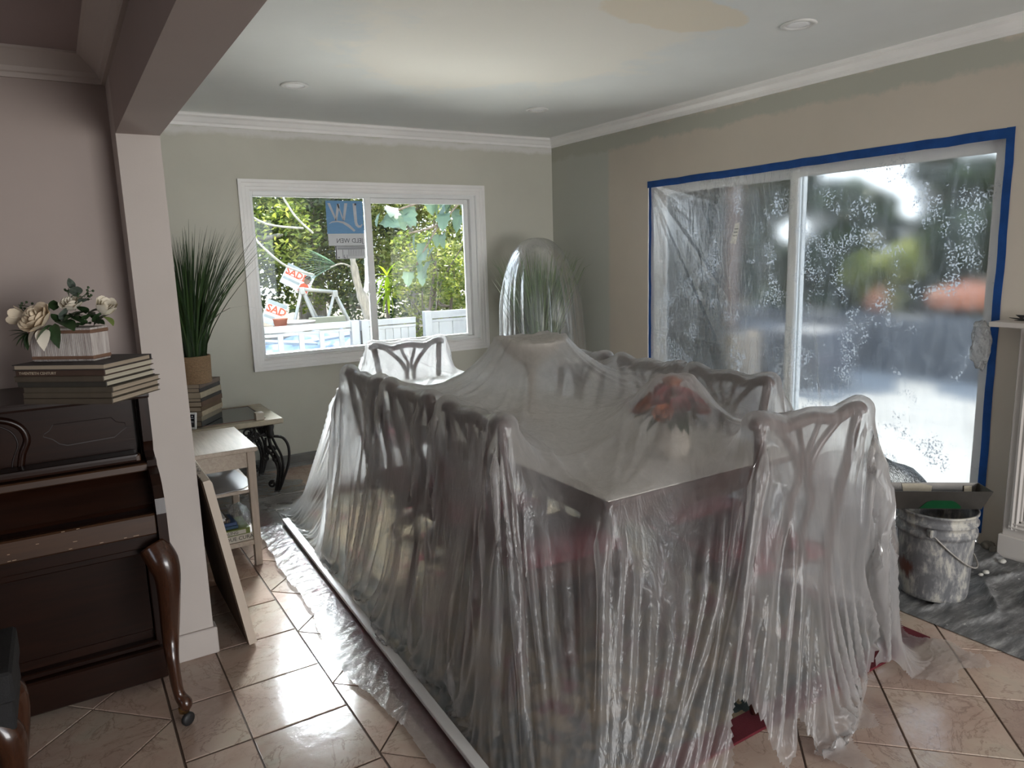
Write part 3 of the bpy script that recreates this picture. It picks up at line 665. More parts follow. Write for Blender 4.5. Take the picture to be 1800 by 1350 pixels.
def leaf_bm(L, W_, d=.3, n=6, bm=None, mt=None, cup=.25):
    """one leaf along +x, folded on the midrib, drooping"""
    bm = bm or B(); rows = []
    for i in range(n + 1):
        s = i / n; w_ = W_ * math.sin(PI * min(.999, s ** .8)) ** .8 * .5 + .0004
        x, zz = L * s, -d * L * s * s
        q = [Vector((x, -w_, zz + cup * w_)), Vector((x, 0, zz)), Vector((x, w_, zz + cup * w_))]
        rows.append([bm.verts.new(mt @ v if mt else v) for v in q])
    for a, b in zip(rows[:-1], rows[1:]):
        for j in (0, 1): bm.faces.new((a[j], b[j], b[j + 1], a[j + 1]))
    return bm
def place(p, d, roll=0):
    d = Vector(d).normalized(); return Matrix.Translation(p) @ d.to_track_quat('X', 'Z').to_matrix().to_4x4() @ Matrix.Rotation(roll, 4, 'X')
def rose(c, d, r, bm=None, open_=1.0, layers=4, seed=1):
    """rose of overlapping cupped petals about axis d"""
    bm = bm or B(); rr = random.Random(seed); M0 = Matrix.Translation(c) @ Vector(d).to_track_quat('Z', 'Y').to_matrix().to_4x4()
    for k in range(layers):
        n = 3 + k; rad = r * (.22 + .78 * k / max(1, layers - 1)); hgt = r * (1.25 - .55 * open_ * k / layers)
        for j in range(n):
            a = 2 * PI * (j + .5 * (k % 2)) / n + rr.uniform(-.2, .2); wd = 2.3 * PI / n
            rows = []
            for i in range(5):
                s = i / 4; row = []
                for q in range(5):
                    t = (q / 4 - .5); an = a + t * wd
                    flare = rad * (.35 + .65 * s ** .6) * (1 + .18 * open_ * s * s * (k / layers)) + rr.uniform(-.03, .03) * r
                    row.append(bm.verts.new(M0 @ Vector((flare * math.cos(an), flare * math.sin(an), hgt * s * (1 - .5 * abs(t) ** 2 * 2)))))
                rows.append(row)
            for b0, b1 in zip(rows[:-1], rows[1:]):
                for q in range(4): bm.faces.new((b0[q], b0[q + 1], b1[q + 1], b1[q]))
    return bm
obj('open_rose', rose((-.045, -.045, .118), (-.15, -.75, .6), .044, open_=1, layers=5, seed=2), m_petal, pl, True)
obj('open_rose', rose((.025, .0, .155), (.1, -.5, .9), .030, open_=.8, seed=5), m_petal2, pl, True)
obj('rose_bud', rose((-.118, -.02, .128), (-.9, -.3, .35), .030, open_=-.5, seed=6), m_petal, pl, True)
obj('rose_bud', rose((.118, .005, .140), (.6, -.3, .8), .031, open_=-.4, seed=7), m_petal2, pl, True)
bm = B(); leaf_bm(.055, .04, .7, mt=place((-.03, -.06, .10), (.2, -.5, -.35)), bm=bm); leaf_bm(.05, .035, .5, mt=place((-.06, -.05, .10), (-.4, -.6, -.5)), bm=bm); obj('outer_petal', bm, m_petal2, pl, True)
rr = random.Random(8)
LV = [((.01, -.045, .12), (.9, -.5, .05), .085, .05, m_lf), ((-.005, -.045, .115), (.3, -.6, -.75), .075, .036, m_lf), ((-.01, -.05, .11), (-.5, -.6, -.35), .06, .035, m_lf), ((.0, -.02, .12), (.35, -.2, .9), .055, .03, m_lf2),
      ((.035, 0, .19), (.5, -.3, .8), .05, .035, m_lf2), ((.05, 0, .17), (.8, -.2, .5), .05, .034, m_lf2), ((.03, 0, .21), (.1, -.2, 1), .04, .022, m_lf2), ((.125, -.01, .13), (1, -.3, -.25), .05, .032, m_lfy),
      ((-.055, 0, .15), (-.3, -.1, .9), .036, .028, m_lf), ((-.04, 0, .15), (.3, -.2, .9), .04, .028, m_lf), ((-.09, 0, .14), (-.8, -.1, .4), .05, .03, m_lf)]
for k in range(34): LV.append(((-.02 + rr.uniform(0, .13), rr.uniform(-.03, .03), 0.10 + rr.uniform(0, .045)), (rr.uniform(-.6, 1), rr.uniform(-1, .3), rr.uniform(-.1, .8)), rr.uniform(.034, .058), rr.uniform(.02, .032), m_lf))
for k in range(8): a = 2.2 + k * .42; LV.append(((-.108, -.03, .085), (math.cos(a) * .6 - .3, -.5, math.sin(a) * .9 - .2), .048, .019, m_lf))
for p, d, L, W_, mm in LV: obj('leaf', leaf_bm(L, W_, .35, mt=place(p, d, rr.uniform(-.4, .4))), mm, pl, True)
def sprig(p, d, L, seed):
    bm = B(); rr = random.Random(seed); p, d = Vector(p), Vector(d).normalized()
    tube(bm, [p, p + d * L * .5 + Vector((0, 0, .008)), p + d * L], .0011, 5)
    for k in range(11):
        s = rr.uniform(.4, 1); a = p + d * L * s; q = a + Vector((rr.uniform(-1, 1), rr.uniform(-.6, .6), rr.uniform(-.6, 1))).normalized() * rr.uniform(.012, .024)
        tube(bm, [a, q], .0007, 4); bmesh.ops.create_icosphere(bm, subdivisions=1, radius=.0042, matrix=Matrix.Translation(q))
    return bm
for p, d, L, s in (((-.06, -.01, .14), (-.9, -.1, .35), .085, 1), ((.03, 0, .15), (.75, -.2, .65), .085, 2), ((.015, 0, .16), (.05, 0, 1), .055, 3)): obj('berry_sprig', sprig(p, d, L, s), m_lf, pl, True)
obj('moss', bx(B(), -.095, .095, -.034, .034, .08, .094), m_lf, pl)
# ---------------------------------------------------------------- side table with its shelves
m_ash = wood('pale washed wood', (.33, .27, .215), (.44, .375, .305), .45, 1, 4); m_ashz = wood('pale washed wood upright', (.31, .25, .20), (.42, .35, .285), .45, 2, 4)
stb = thing('side_table', 'small pale wooden side table with two lower shelves beside the post', 'side table', (.58, 3.78, 0))
X0, X1, Y0, Y1 = .405, .735, 3.52, 4.05
part(stb, 'table_top', bx(B(), X0, X1, Y0, Y1, .578, .600, .003), m_ash)
for a in ((X0 + .03, X1 - .05, Y0 + .025, Y0 + .042), (X0 + .03, X1 - .05, Y1 - .042, Y1 - .025), (X1 - .045, X1 - .028, Y0 + .05, Y1 - .05), (X0 + .02, X0 + .037, Y0 + .05, Y1 - .05)):
    part(stb, 'apron', bx(B(), a[0], a[1], a[2], a[3], .50, .578), m_ash)
for xx in (X0 + .012, X1 - .05):
    for yy in (Y0 + .012, Y1 - .05):
        bm = B(); bx(bm, xx, xx + .038, yy, yy + .038, 0, .578, .002)
        for v in bm.verts:
            if v.co.z < .02: v.co.x += (.010 if xx < .5 else -.004) - (.006 if v.co.x > xx + .02 else 0); v.co.y += .006
        part(stb, 'leg', bm, m_ashz)
part(stb, 'upper_shelf', bx(B(), X0 + .02, X1 - .015, Y0 + .03, Y1 - .03, .372, .388, .002), m_ash)
part(stb, 'lower_shelf', bx(B(), X0 + .02, X1 - .015, Y0 + .02, Y1 - .03, .110, .135, .002), m_ash)
m_grey = mat('grey laminate', (.36, .36, .37), .4, var=.04)
bm = B(); pts = [(X0 + .03, 3.55), (.56, 3.548), (.66, 3.57), (.705, 3.62), (.715, 3.72), (.69, 3.98), (X0 + .03, 3.98)]
prism(bm, pts, (0, 0, .3885), (1, 0, 0), (0, 1, 0), (0, 0, .004))
tag(obj('board', bm, m_grey), 'thin grey round cornered board on the upper shelf of the side table', 'board')
bm = B(); tube(bm, smoothpts([(.44, 3.60, .402), (.47, 3.58, .425), (.515, 3.60, .43), (.53, 3.66, .402), (.49, 3.70, .400), (.45, 3.66, .404), (.46, 3.60, .412), (.505, 3.59, .402)], 5), .009, 8)
tag(obj('cable_coil', bm, m_rub, smooth=True), 'coiled black cable on the grey board in the side table', 'cable')
z = .1355; gb = 'books on the lower shelf of the side table'
book('white spined book with black capitals CURAN, lowest on the side table shelf', (.425, 3.545, z), .02, .27, .2, .034, (.46, .42, .35), gb, [('NATIVAS QUE CURAN', .012, .0265)], (.02, .02, .02)); z += .0345
t = book('green book with a white HERBAL HEALING spine label in the side table', (.425, 3.55, z), .0, .245, .19, .030, (.10, .13, .018), gb, None); 
obj('spine_label', bx(B(), .01, .225, -.0008, 0, .004, .024), cover((.45, .42, .36)), t); text('lettering', 'HERBAL HEALING', .021, cover((.02, .02, .02)), (.022, -.0012, .008), (1, 0, 0), (0, 0, 1), t, depth=.0003); z += .0305
book('dark blue paperback, lower of two, on the green book', (.43, 3.57, z), -.02, .19, .15, .014, (.02, .06, .11), gb, None, page=m_page); z += .0145
book('dark blue paperback, upper of two, under the patterned notebook', (.432, 3.568, z), .03, .185, .15, .015, (.02, .05, .13), gb, None); z += .0155
t = book('dark notebook with pale page edges under the white papers', (.425, 3.57, z), .08, .165, .14, .016, (.03, .025, .025), gb, None); z += .0165
for k in range(13): obj('spiral_ring', tube(B(), [(.012 + k * .0115, -.002, .002), (.012 + k * .0115, -.005, .008), (.012 + k * .0115, -.002, .014)], .0012, 5), m_brass, t)
o = obj('paper_pile', bx(bx(bx(B(), .43, .565, 3.57, 3.72, z, z + .006, .001), .425, .56, 3.575, 3.72, z + .006, z + .011, .001), .432, .568, 3.565, 3.7, z + .011, z + .014, .001), mat('white paper', (.56, .56, .56), .7, var=.04)); tag(o, 'small pile of white papers on top of the side table books', 'paper'); z += .0142
bm = B(); bx(bm, .43, .515, 3.64, 3.70, z, z + .022, .008, seg=3); bx(bm, .47, .515, 3.65, 3.69, z + .02, z + .03, .005, seg=2)
tag(obj('black_pouch', bm, m_blk, smooth=True), 'small black pouch on the papers in the side table', 'pouch')
m_bag = film('clear bag', (.6, .6, .6), .12, .5, .15, (40, 40, 40), .8)
tag(crumple('plastic_bag', (.652, 3.70, .215), (.045, .10, .055), 9, m_bag, 4, .25, .1356), 'small clear crumpled bag beside the herbal book', 'bag')
# ---------------------------------------------------------------- leaning panel
m_cab = mat('cream painted panel', (.52, .44, .36), .5, var=.06, scale=4); m_cab2 = mat('raw brown board', (.075, .042, .022), .8, var=.2, scale=12)
lp = thing('leaning_panel', 'cream edged board leaning against the wall behind the post', 'board', (.45, 3.0, 0))
dv = Vector((.372 - .478, 0, .690)).normalized(); nv_ = Vector((dv.z, 0, -dv.x))
def slab(w0, w1, h0, h1, y0, y1, ch=0):
    bm = B(); prism(bm, [(w0, h0), (w1, h0), (w1, h1 - ch), (w1 - ch * .6, h1), (w0, h1)], (.474, y0, .001), nv_, dv, (0, y1 - y0, 0)); return bm
part(lp, 'face_frame', slab(.004, .034, .008, .693, 2.755, 2.79, .012), m_cab)
part(lp, 'top_edge', slab(.004, .034, .66, .693, 2.79, 3.45, .012), m_cab)
part(lp, 'back_board', slab(.0, .006, .006, .688, 2.765, 3.45), m_cab2)
part(lp, 'front_board', slab(.006, .032, .008, .66, 2.79, 3.45), m_cab)
bm = B(); rr = random.Random(2)
for k in range(7):
    a = rr.uniform(.003, .02); y = rr.uniform(2.80, 2.98); p = Vector((.474, y, .001)) + nv_ * a + dv * .6938
    leaf_bm(rr.uniform(.015, .035), .008, .1, 3, bm, place(p, (rr.uniform(-.2, .2), 1, 0)))
stuff(part(lp, 'peeling_paint', bm, m_line))
# ---------------------------------------------------------------- iron console with a stone top
m_iron = mat('black wrought iron', (.016, .014, .013), .5, .4, var=.3, scale=30, bs=.3, bscale=90)
m_stone = mat('beige stone', (.40, .35, .26), .25, var=.22, scale=7); m_ins = mat('smoked glass', (.09, .10, .10), .06, var=.1)
ct = thing('console_table', 'stone topped console with scrolled black iron legs below the grass plant', 'console table', (.75, 4.88, 0))
TX0, TX1, TY0, TY1, TZ = .375, 1.128, 4.575, 5.175, .50
part(ct, 'stone_top', bx(B(), TX0, TX1, TY0, TY1, TZ - .034, TZ, .012, seg=3), m_stone)
part(ct, 'glass_inset', bx(B(), TX0 + .06, TX1 - .10, TY0 + .07, TY1 - .06, TZ, TZ + .002), m_ins)
part(ct, 'inset_rim', bx(bx(bx(bx(B(), TX0 + .06, TX1 - .095, TY0 + .066, TY0 + .072, TZ, TZ + .004), TX0 + .06, TX1 - .095, TY1 - .062, TY1 - .056, TZ, TZ + .004), TX1 - .101, TX1 - .095, TY0 + .066, TY1 - .056, TZ, TZ + .004), TX0 + .056, TX0 + .062, TY0 + .066, TY1 - .056, TZ, TZ + .004), mat('brown rim', (.12, .06, .04), .4))
def spiral(c, r, a0, turns, ax, n=16, shrink=.35):
    c, u, v = Vector(c), Vector(ax[0]), Vector(ax[1])
    return [c + (u * math.cos(a0 + 2 * PI * turns * i / n) + v * math.sin(a0 + 2 * PI * turns * i / n)) * r * (1 - (1 - shrink) * i / n) for i in range(n + 1)]
def ironleg(cx, cy_, sx, sy):
    bm = B(); Z = Vector((0, 0, 1)); D = Vector((sx * .95, sy * -.3, 0)).normalized(); o = Vector((cx, cy_, 0))
    f = lambda a, z: o + D * a + Z * z
    lathe(bm, [(.020, 0), (.026, .02), (.022, .05), (.030, .075), (.020, .10)], 10, (cx, cy_, .365))     # collar under the top
    for da, r in ((0, .011), (.020, .008), (-.018, .008)):
        tube(bm, smoothpts([f(-.01 + da, .37), f(.0 + da * 1.6, .31), f(.03 + da * 1.4, .24), f(.045 + da * .9, .16), f(.03 + da * .7, .07), f(.012 + da * .6, .004)], 5), r, 7)
    tube(bm, smoothpts([f(.02, .375), f(.075, .36), f(.105, .30), f(.10, .20), f(.06, .09), f(.025, .01)], 5), .009, 7)
    tube(bm, spiral(f(-.005, .285), .032, 0, 1.3, (D, Z)), .008, 6); tube(bm, spiral(f(.02, .225), .024, 2, -1.2, (D, Z)), .0075, 6)
    tube(bm, spiral(f(-.035, .235), .020, 1, 1.2, (D, Z)), .007, 6); tube(bm, spiral(f(-.012, .06), .022, 1, 1.3, (D, Z)), .008, 6)
    return bm
for cx, cy_, sx, sy in ((1.055, 4.655, 1, 1), (1.055, 5.09, 1, -1), (.47, 4.655, -1, 1), (.47, 5.09, -1, -1)):
    part(ct, 'scrolled_leg', ironleg(cx, cy_, sx, sy), m_iron, True)
def apron(p0, p1):
    bm = B(); p0, p1 = Vector(p0), Vector(p1); u = (p1 - p0); L = u.length; u.normalize(); Z = Vector((0, 0, 1))
    tube(bm, [p0 + Z * .452, p1 + Z * .452], .008, 6); tube(bm, smoothpts([p0 + Z * .40, p0 + u * L * .25 + Z * .355, p0 + u * L * .5 + Z * .345, p0 + u * L * .75 + Z * .355, p1 + Z * .40], 5), .008, 6)
    for s in (.2, .4, .6, .8):
        c = p0 + u * L * s; tube(bm, spiral(c + Z * .418, .028, 0, 1.1, (u, Z), 12), .0065, 6); tube(bm, spiral(c + Z * .372 + u * .02, .022, 2, -1.1, (u, Z), 12), .006, 6)
        tube(bm, [c + u * .05 + Z * .45, c + u * .045 + Z * .35], .006, 5)
    return bm
for a, b in (((1.055, 4.69, 0), (1.055, 5.05, 0)), ((.50, 4.655, 0), (1.02, 4.655, 0)), ((.50, 5.09, 0), (1.02, 5.09, 0))): part(ct, 'scroll_apron', apron(a, b), m_iron, True)
part(ct, 'cross_brace', tube(tube(B(), [(1.05, 5.08, .34), (.75, 4.9, .09)], .009, 6), [(.47, 5.08, .34), (.75, 4.9, .09)], .009, 6), m_iron)
# books under the grass plant: spines to the right
ang2 = math.atan2(-.10, .15); z = TZ + .0045; gb = 'books stacked on the console'
CB = [((.05, .05, .045), .034, 'dark slate'), ((.20, .17, .12), .028, 'tan'), ((.36, .30, .21), .030, 'cream'), ((.10, .065, .035), .028, 'brown'), ((.09, .05, .03), .030, 'chestnut brown'), ((.02, .018, .017), .022, 'black'),
      ((.33, .28, .20), .034, 'ivory'), ((.025, .022, .022), .026, 'charcoal'), ((.14, .10, .075), .026, 'taupe')]
pos9 = ('lowest', 'second lowest', 'third lowest', 'fourth lowest', 'middle', 'fourth highest', 'third highest', 'second highest', 'topmost')
for k, (c, h, nm) in enumerate(CB):
    u = Vector((math.cos(ang2), math.sin(ang2), 0)); v = Vector((-u.y, u.x, 0))
    p = Vector((.49, 4.735, z)) + u * (.205 + rr.uniform(-.006, .006)) + v * rr.uniform(-.006, .006)
    book('%s hardback, %s of the stack below the grass plant' % (nm, pos9[k]), p, ang2 + PI / 2, .29, .20, h, c, gb, page=m_page2)
    z += h + .0004
ZG = z
# grass plant
def grass(name, label, base, h, spread, n, seed, pot_r, pot_h, m_pot, lim=None, rope=True):
    t = thing(name, label, 'potted plant', base); rr = random.Random(seed)
    pr = [(.001, 0), (pot_r * .94, 0), (pot_r * .97, pot_h * .02)]
    if rope:
        k = 19
        for i in range(k):
            zz = pot_h * i / k
            for q in range(4): pr.append((pot_r * (.955 + .045 * i / k) + .0035 * math.sin(PI * q / 4 + .2), zz + pot_h / k * q / 4))
    pr += [(pot_r, pot_h), (pot_r * .9, pot_h), (pot_r * .88, pot_h * .9), (.001, pot_h * .9)]
    obj('pot', lathe(B(), pr, 28), m_pot, t, True)
    V, F = [], []
    for i in range(n):
        a = rr.uniform(0, 2 * PI); r0 = pot_r * .75 * rr.random() ** .5; out = spread * (rr.random() ** .55) * (1 if i > 6 else 1.6); L = h * rr.uniform(.72, 1.04) * (1 if i > 6 else .7)
        p = Vector((math.cos(a) * r0, math.sin(a) * r0, pot_h * .9)); d = Vector((math.cos(a + rr.uniform(-.4, .4)), math.sin(a + rr.uniform(-.4, .4)), 0)); sd_ = Vector((-d.y, d.x, 0)).lerp(d, rr.uniform(-.8, .8)).normalized()
        w_ = rr.uniform(.003, .0062); m = 7; b0 = len(V); droop = rr.uniform(0, .12) if i > 6 else .45
        for j in range(m + 1):
            s = j / m; q = p + d * out * (s ** 1.5) + Vector((0, 0, L * s - droop * L * s ** 3))
            if lim: q = lim(q)
            ww = w_ * (1 - s ** 2.2) + .0003
            V += [q - sd_ * ww, q + sd_ * ww]
        for j in range(m): k0 = b0 + 2 * j; F.append((k0, k0 + 1, k0 + 3, k0 + 2))
    stuff(obj('grass_blades', (V, F), m_grass, t, True)); return t
m_grass = leafmat('grass blade', [(0, (.010, .022, .008)), (.5, (.022, .055, .014)), (1, (.045, .085, .022))], .15, .4)
m_rope = mat('coiled rope', (.24, .155, .085), .85, var=.2, scale=120, bs=.5, bscale=160)
gp = (.66, 4.70, ZG)
def limg(q): 
    return Vector((max(q.x, .375 - gp[0]), min(q.y, 5.17 - gp[1]), q.z))
grass('grass_plant', 'tall artificial grass plant in a coiled rope pot on a book stack', gp, .80, .42, 320, 21, .092, .165, m_rope, limg)
# tablet and little box
tb_ = thing('tablet', 'small white framed tablet with a dark screen leaning on the console books', 'tablet', (.565, 4.612, TZ + .0045), ang2)
mt = Matrix.Rotation(-.22, 4, 'X')
obj('frame', bx(B(), -.075, .062, -.004, .004, 0, .10, .003, mt), m_vinyl, tb_); obj('screen', bx(B(), -.065, .052, -.0048, -.003, .012, .088, 0, mt), mat('dark screen', (.01, .011, .02), .15), tb_)
bm = bx(bx(bx(B(), .02, .046, -.0056, -.0046, .064, .066, 0, mt), .01, .046, -.0056, -.0046, .045, .047, 0, mt), .014, .046, -.0056, -.0046, .040, .041, 0, mt); bx(bm, .034, .042, -.0056, -.0046, .074, .080, .002, mt)
obj('screen_print', bm, m_stw, tb_)
tag(box('small_box', .968, 1.018, 4.60, 4.66, TZ + .0005, TZ + .046, mat('ivory card', (.50, .45, .37), .6, var=.05), bev=.002), 'little ivory box at the corner of the stone console top', 'box')
# scattered film on the floor under the console
m_ffilm = film('floor film', (.66, .66, .66), .16, .6, .14, (26, 26, 26), .9, trans=.35, spec=1.3)
def sheet(name, label, x0, x1, y0, y1, nx, ny, hf, m, mask=None):
    X, Y = np.meshgrid(np.linspace(x0, x1, nx), np.linspace(y0, y1, ny), indexing='ij')
    P = np.stack([X, Y, hf(X, Y)], 2); k = None
    if mask is not None:
        mk = mask(X, Y); k = (mk[:-1, :-1] & mk[1:, 1:]).reshape(-1)
    return tag(grid_obj(name, P, m, keep=k), label, 'plastic film')
def crinkle(X, Y, seed, n=9, f0=18, f1=60, an=None):
    g = np.random.default_rng(seed); h = 0
    for k in range(n):
        a = g.uniform(0, PI) if an is None else an + g.normal(0, .35); f = g.uniform(f0, f1); wob = .5 * np.sin(X * g.uniform(4, 11) + g.uniform(0, 6)) + .5 * np.sin(Y * g.uniform(4, 11) + g.uniform(0, 6))
        h = h + (1 - np.abs(np.sin((X * math.cos(a) + Y * math.sin(a)) * f * .5 + wob * 2.2))) ** 2 * (20 / f)
    return h / n
sheet('floor_film', 'loose wrinkled clear film on the floor under the console', .385, 1.30, 3.99, 5.15, 150, 150, lambda X, Y: .004 + .075 * crinkle(X, Y, 4, 9, 14, 60, .9), m_ffilm,
      lambda X, Y: (Y > 4.12 + .06 * np.sin(X * 9) + .05 * np.sin(X * 23)) & (Y < 5.1 + .04 * np.sin(X * 14)) & (X < 1.22 + .05 * np.sin(Y * 11) + .02 * np.sin(Y * 37)))
# ---------------------------------------------------------------- rug
def rugmat():
    m, n, l, b = nt('burgundy rug'); tc = n.new('ShaderNodeTexCoord'); sp = n.new('ShaderNodeSeparateXYZ'); l.new(tc.outputs['Object'], sp.inputs[0])
    ex = math_(n, l, 'SUBTRACT', RX, math_(n, l, 'ABSOLUTE', sp.outputs[0])); ey = math_(n, l, 'SUBTRACT', RY, math_(n, l, 'ABSOLUTE', sp.outputs[1])); e = math_(n, l, 'MINIMUM', ex, ey)
    v = noise(n, l, 16, 3, .6, dist=1.2); f = math_(n, l, 'GREATER_THAN', v.outputs[0], .52)
    field = mixc(n, l, f, (.30, .22, .12), (.05, .055, .05)); rose_ = noise(n, l, 7, 2); field = mixc(n, l, math_(n, l, 'GREATER_THAN', rose_.outputs[0], .60), field, (.16, .012, .02))
    band = mixc(n, l, f, (.025, .04, .038), (.22, .17, .10))
    k1 = math_(n, l, 'GREATER_THAN', e, .30); k2 = math_(n, l, 'GREATER_THAN', e, .085)
    col = mixc(n, l, k1, band, field); col = mixc(n, l, k2, (.11, .008, .015), col); l.new(col, b.inputs['Base Color'])
    b.inputs['Roughness'].default_value = .95; bump(n, l, b, noise(n, l, 260, 2).outputs[0], .4, .004); return m
RX, RY = .905, 1.56
rug = tag(obj('rug', bx(B(), -RX, RX, -RY, RY, 0, .009, .003), rugmat(), loc=(1.725, 2.875, .0005)), 'burgundy bordered patterned rug under the covered dining table', 'rug')
# ---------------------------------------------------------------- table, cloth, chairs
m_dk = wood('dark carved wood', (.028, .009, .007), (.060, .020, .014), .3, 2, 4, coat=.3); m_seat = mat('burgundy seat cloth', (.15, .02, .03), .8, var=.2, scale=40)
TB = (1.27, 2.11, 1.545, 3.895)
tb = thing('dining_table', 'long dining table hidden under clear plastic in the middle of the room', 'table', (1.69, 2.72, 0))
part(tb, 'table_top', bx(B(), TB[0], TB[1], TB[2], TB[3], .735, .762, .006), m_dk)
part(tb, 'apron', bx(B(), TB[0] + .06, TB[1] - .06, TB[2] + .06, TB[3] - .06, .655, .735), m_dk)
for yy in (2.15, 3.3):
    pd = part(tb, 'pedestal', lathe(B(), [(.09, .13), (.06, .2), (.085, .32), (.05, .45), (.06, .58), (.12, .655)], 20, (1.69, yy, 0)), m_dk, True)
    for a in (.6, PI - .6, PI + .6, -.6): obj('foot', tube(B(), smoothpts([(1.69, yy, .2), (1.69 + .2 * math.cos(a), yy + .2 * math.sin(a), .14), (1.69 + .36 * math.cos(a), yy + .36 * math.sin(a), .03)], 4), [.045] * 4 + [.035] * 4 + [.028], 8), m_dk, pd, True)
cl = B(); bx(cl, TB[0] - .004, TB[1] + .004, TB[2] - .004, TB[3] + .004, .7625, .7645)
tag(obj('tablecloth', cl, mat('cream cloth', (.64, .61, .56), .85, var=.05)), 'pale cloth on the dining table top beneath the plastic', 'tablecloth')
def make_chair(w):
    t = empty('dining_chair'); h = w / 2
    # local frame: x across, +y forwards (the sitter's side), back at y = 0
    top = smoothpts([(-h, .0, .948), (-h * .97, 0, .968), (-h * .80, 0, .966), (-h * .5, .0, .944), (-h * .25, 0, .95), (0, 0, .958), (h * .25, 0, .95), (h * .5, .0, .944), (h * .80, 0, .966), (h * .97, 0, .968), (h, 0, .948)], 4)
    obj('crest_rail', tube(B(), [p - Vector((0, 0, .017)) for p in top], [.016] + [.021] * (len(top) - 2) + [.016], 8, flat=(.9, 1.05)), m_dk, t, True)
    for s in (-1, 1):
        obj('back_post', tube(B(), smoothpts([(s * h * .93, 0, .935), (s * h * .86, .012, .80), (s * h * .78, .045, .60), (s * h * .78, .065, .45), (s * h * .80, .06, .25), (s * h * .84, .0, .012)], 5), .017, 8), m_dk, t, True)
        obj('splat_ribbon', tube(B(), smoothpts([(s * .035, .05, .47), (s * .030, .045, .56), (s * .045, .03, .66), (s * .02, .022, .75), (s * .05, .014, .84), (s * h * .62, .004, .928)], 6), .0125, 7), m_dk, t, True)
        obj('splat_ribbon', tube(B(), smoothpts([(s * .02, .022, .75), (s * .010, .018, .82), (s * .028, .01, .88), (s * .045, .004, .935)], 6), .009, 7), m_dk, t, True)
        obj('leg', cabriole((s * h * .88, .46, .43), (s * h * .88, .47, .010), (s * .015, .02, 0), .026), m_dk, t, True)
        obj('side_rail', bx(B(), s * h * .88 - .012, s * h * .88 + .012, .07, .45, .385, .44), m_dk, t)
    obj('splat_shoe', bx(B(), -.06, .06, .04, .065, .44, .485, .004), m_dk, t)
    bm = B(); prism(bm, [(-h * .80, .06), (h * .80, .06), (h * .98, .475), (-h * .98, .475)], (0, 0, .43), (1, 0, 0), (0, 1, 0), (0, 0, .045)); bmesh.ops.bevel(bm, geom=bm.edges[:], offset=.012, segments=2, affect='EDGES')
    obj('seat', bm, m_seat, t, True); return t
SP = [(1.10, 3.00, 0, .38), (1.10, 2.52, 0, .38), (1.10, 2.015, 0, .38), (2.27, 1.99, 2, .40), (2.25, 2.44, 2, .40), (2.24, 2.93, 2, .40), (1.895, 1.345, 1, .44), (1.78, 4.07, 3, .46)]
CL = ['draped dining chair, farthest of three on the left side of the table', 'draped dining chair, middle of three on the left side of the table', 'draped dining chair, nearest of three on the left side of the table',
      'draped dining chair, nearest of three on the door side of the table', 'draped dining chair, middle of three on the door side of the table', 'draped dining chair, farthest of three on the door side of the table',
      'draped dining chair at the near end of the table, its crest nearest the camera', 'draped dining chair at the far end with pierced splat against the back window']
proto = make_chair(.42)
for k, ((x, y, d, wd), lab) in enumerate(zip(SP, CL)):
    o = proto if k == 0 else copy_tree(proto)
    fw = ((1, 0), (.105, .995), (-1, 0), (0, -1))[d]
    o.location = (x, y, .0105 if d != 2 else .0105); o.rotation_euler = (0, 0, math.atan2(-fw[0], fw[1])); o.scale = (wd / .42, 1, 1)
    tag(o, lab, 'chair', 'dining chairs under the plastic')
# things on the table
m_cer = mat('pale glazed bowl', (.55, .50, .43), .25, var=.05)
bw = thing('footed_bowl', 'wide footed pale bowl holding up the plastic at the peak of the table', 'bowl', (1.70, 2.58, .765))
obj('foot', lathe(B(), [(.001, 0), (.08, 0), (.075, .015), (.025, .04), (.018, .15), (.03, .23), (.001, .23)], 24), m_cer, bw, True)
obj('dish', lathe(B(), [(.001, .23), (.03, .23), (.09, .27), (.150, .335), (.152, .342), (.146, .342), (.09, .29), (.001, .26)], 32), m_cer, bw, True)
m_red = mat('dusty red petals', (.30, .035, .04), .7, var=.25, scale=30); m_org = mat('orange petals', (.55, .16, .05), .7, var=.2, scale=30)
bq = thing('flower_bouquet', 'blurred red and green flower bouquet under the plastic near the table corner', 'flower arrangement', (1.73, 1.76, .765))
obj('vase', lathe(B(), [(.001, 0), (.05, 0), (.065, .05), (.045, .12), (.055, .14), (.045, .14), (.001, .1)], 20), m_cer, bq, True)
rr = random.Random(12)
for k in range(15):
    a = k * 2.4; r = .105 * (k / 15) ** .5; p = (r * math.cos(a), r * math.sin(a), .245 - r * .9); obj('bloom', rose(p, (p[0], p[1], .1), .032, open_=.8, seed=k, layers=3), m_red if k % 3 else m_org, bq, True)
bm = B()
for k in range(26): a = rr.uniform(0, 6.28); leaf_bm(.10, .035, .4, 4, bm, place((.03 * math.cos(a), .03 * math.sin(a), .16), (math.cos(a), math.sin(a), rr.uniform(-.2, .7))))
stuff(obj('foliage', bm, m_lf, bq, True))
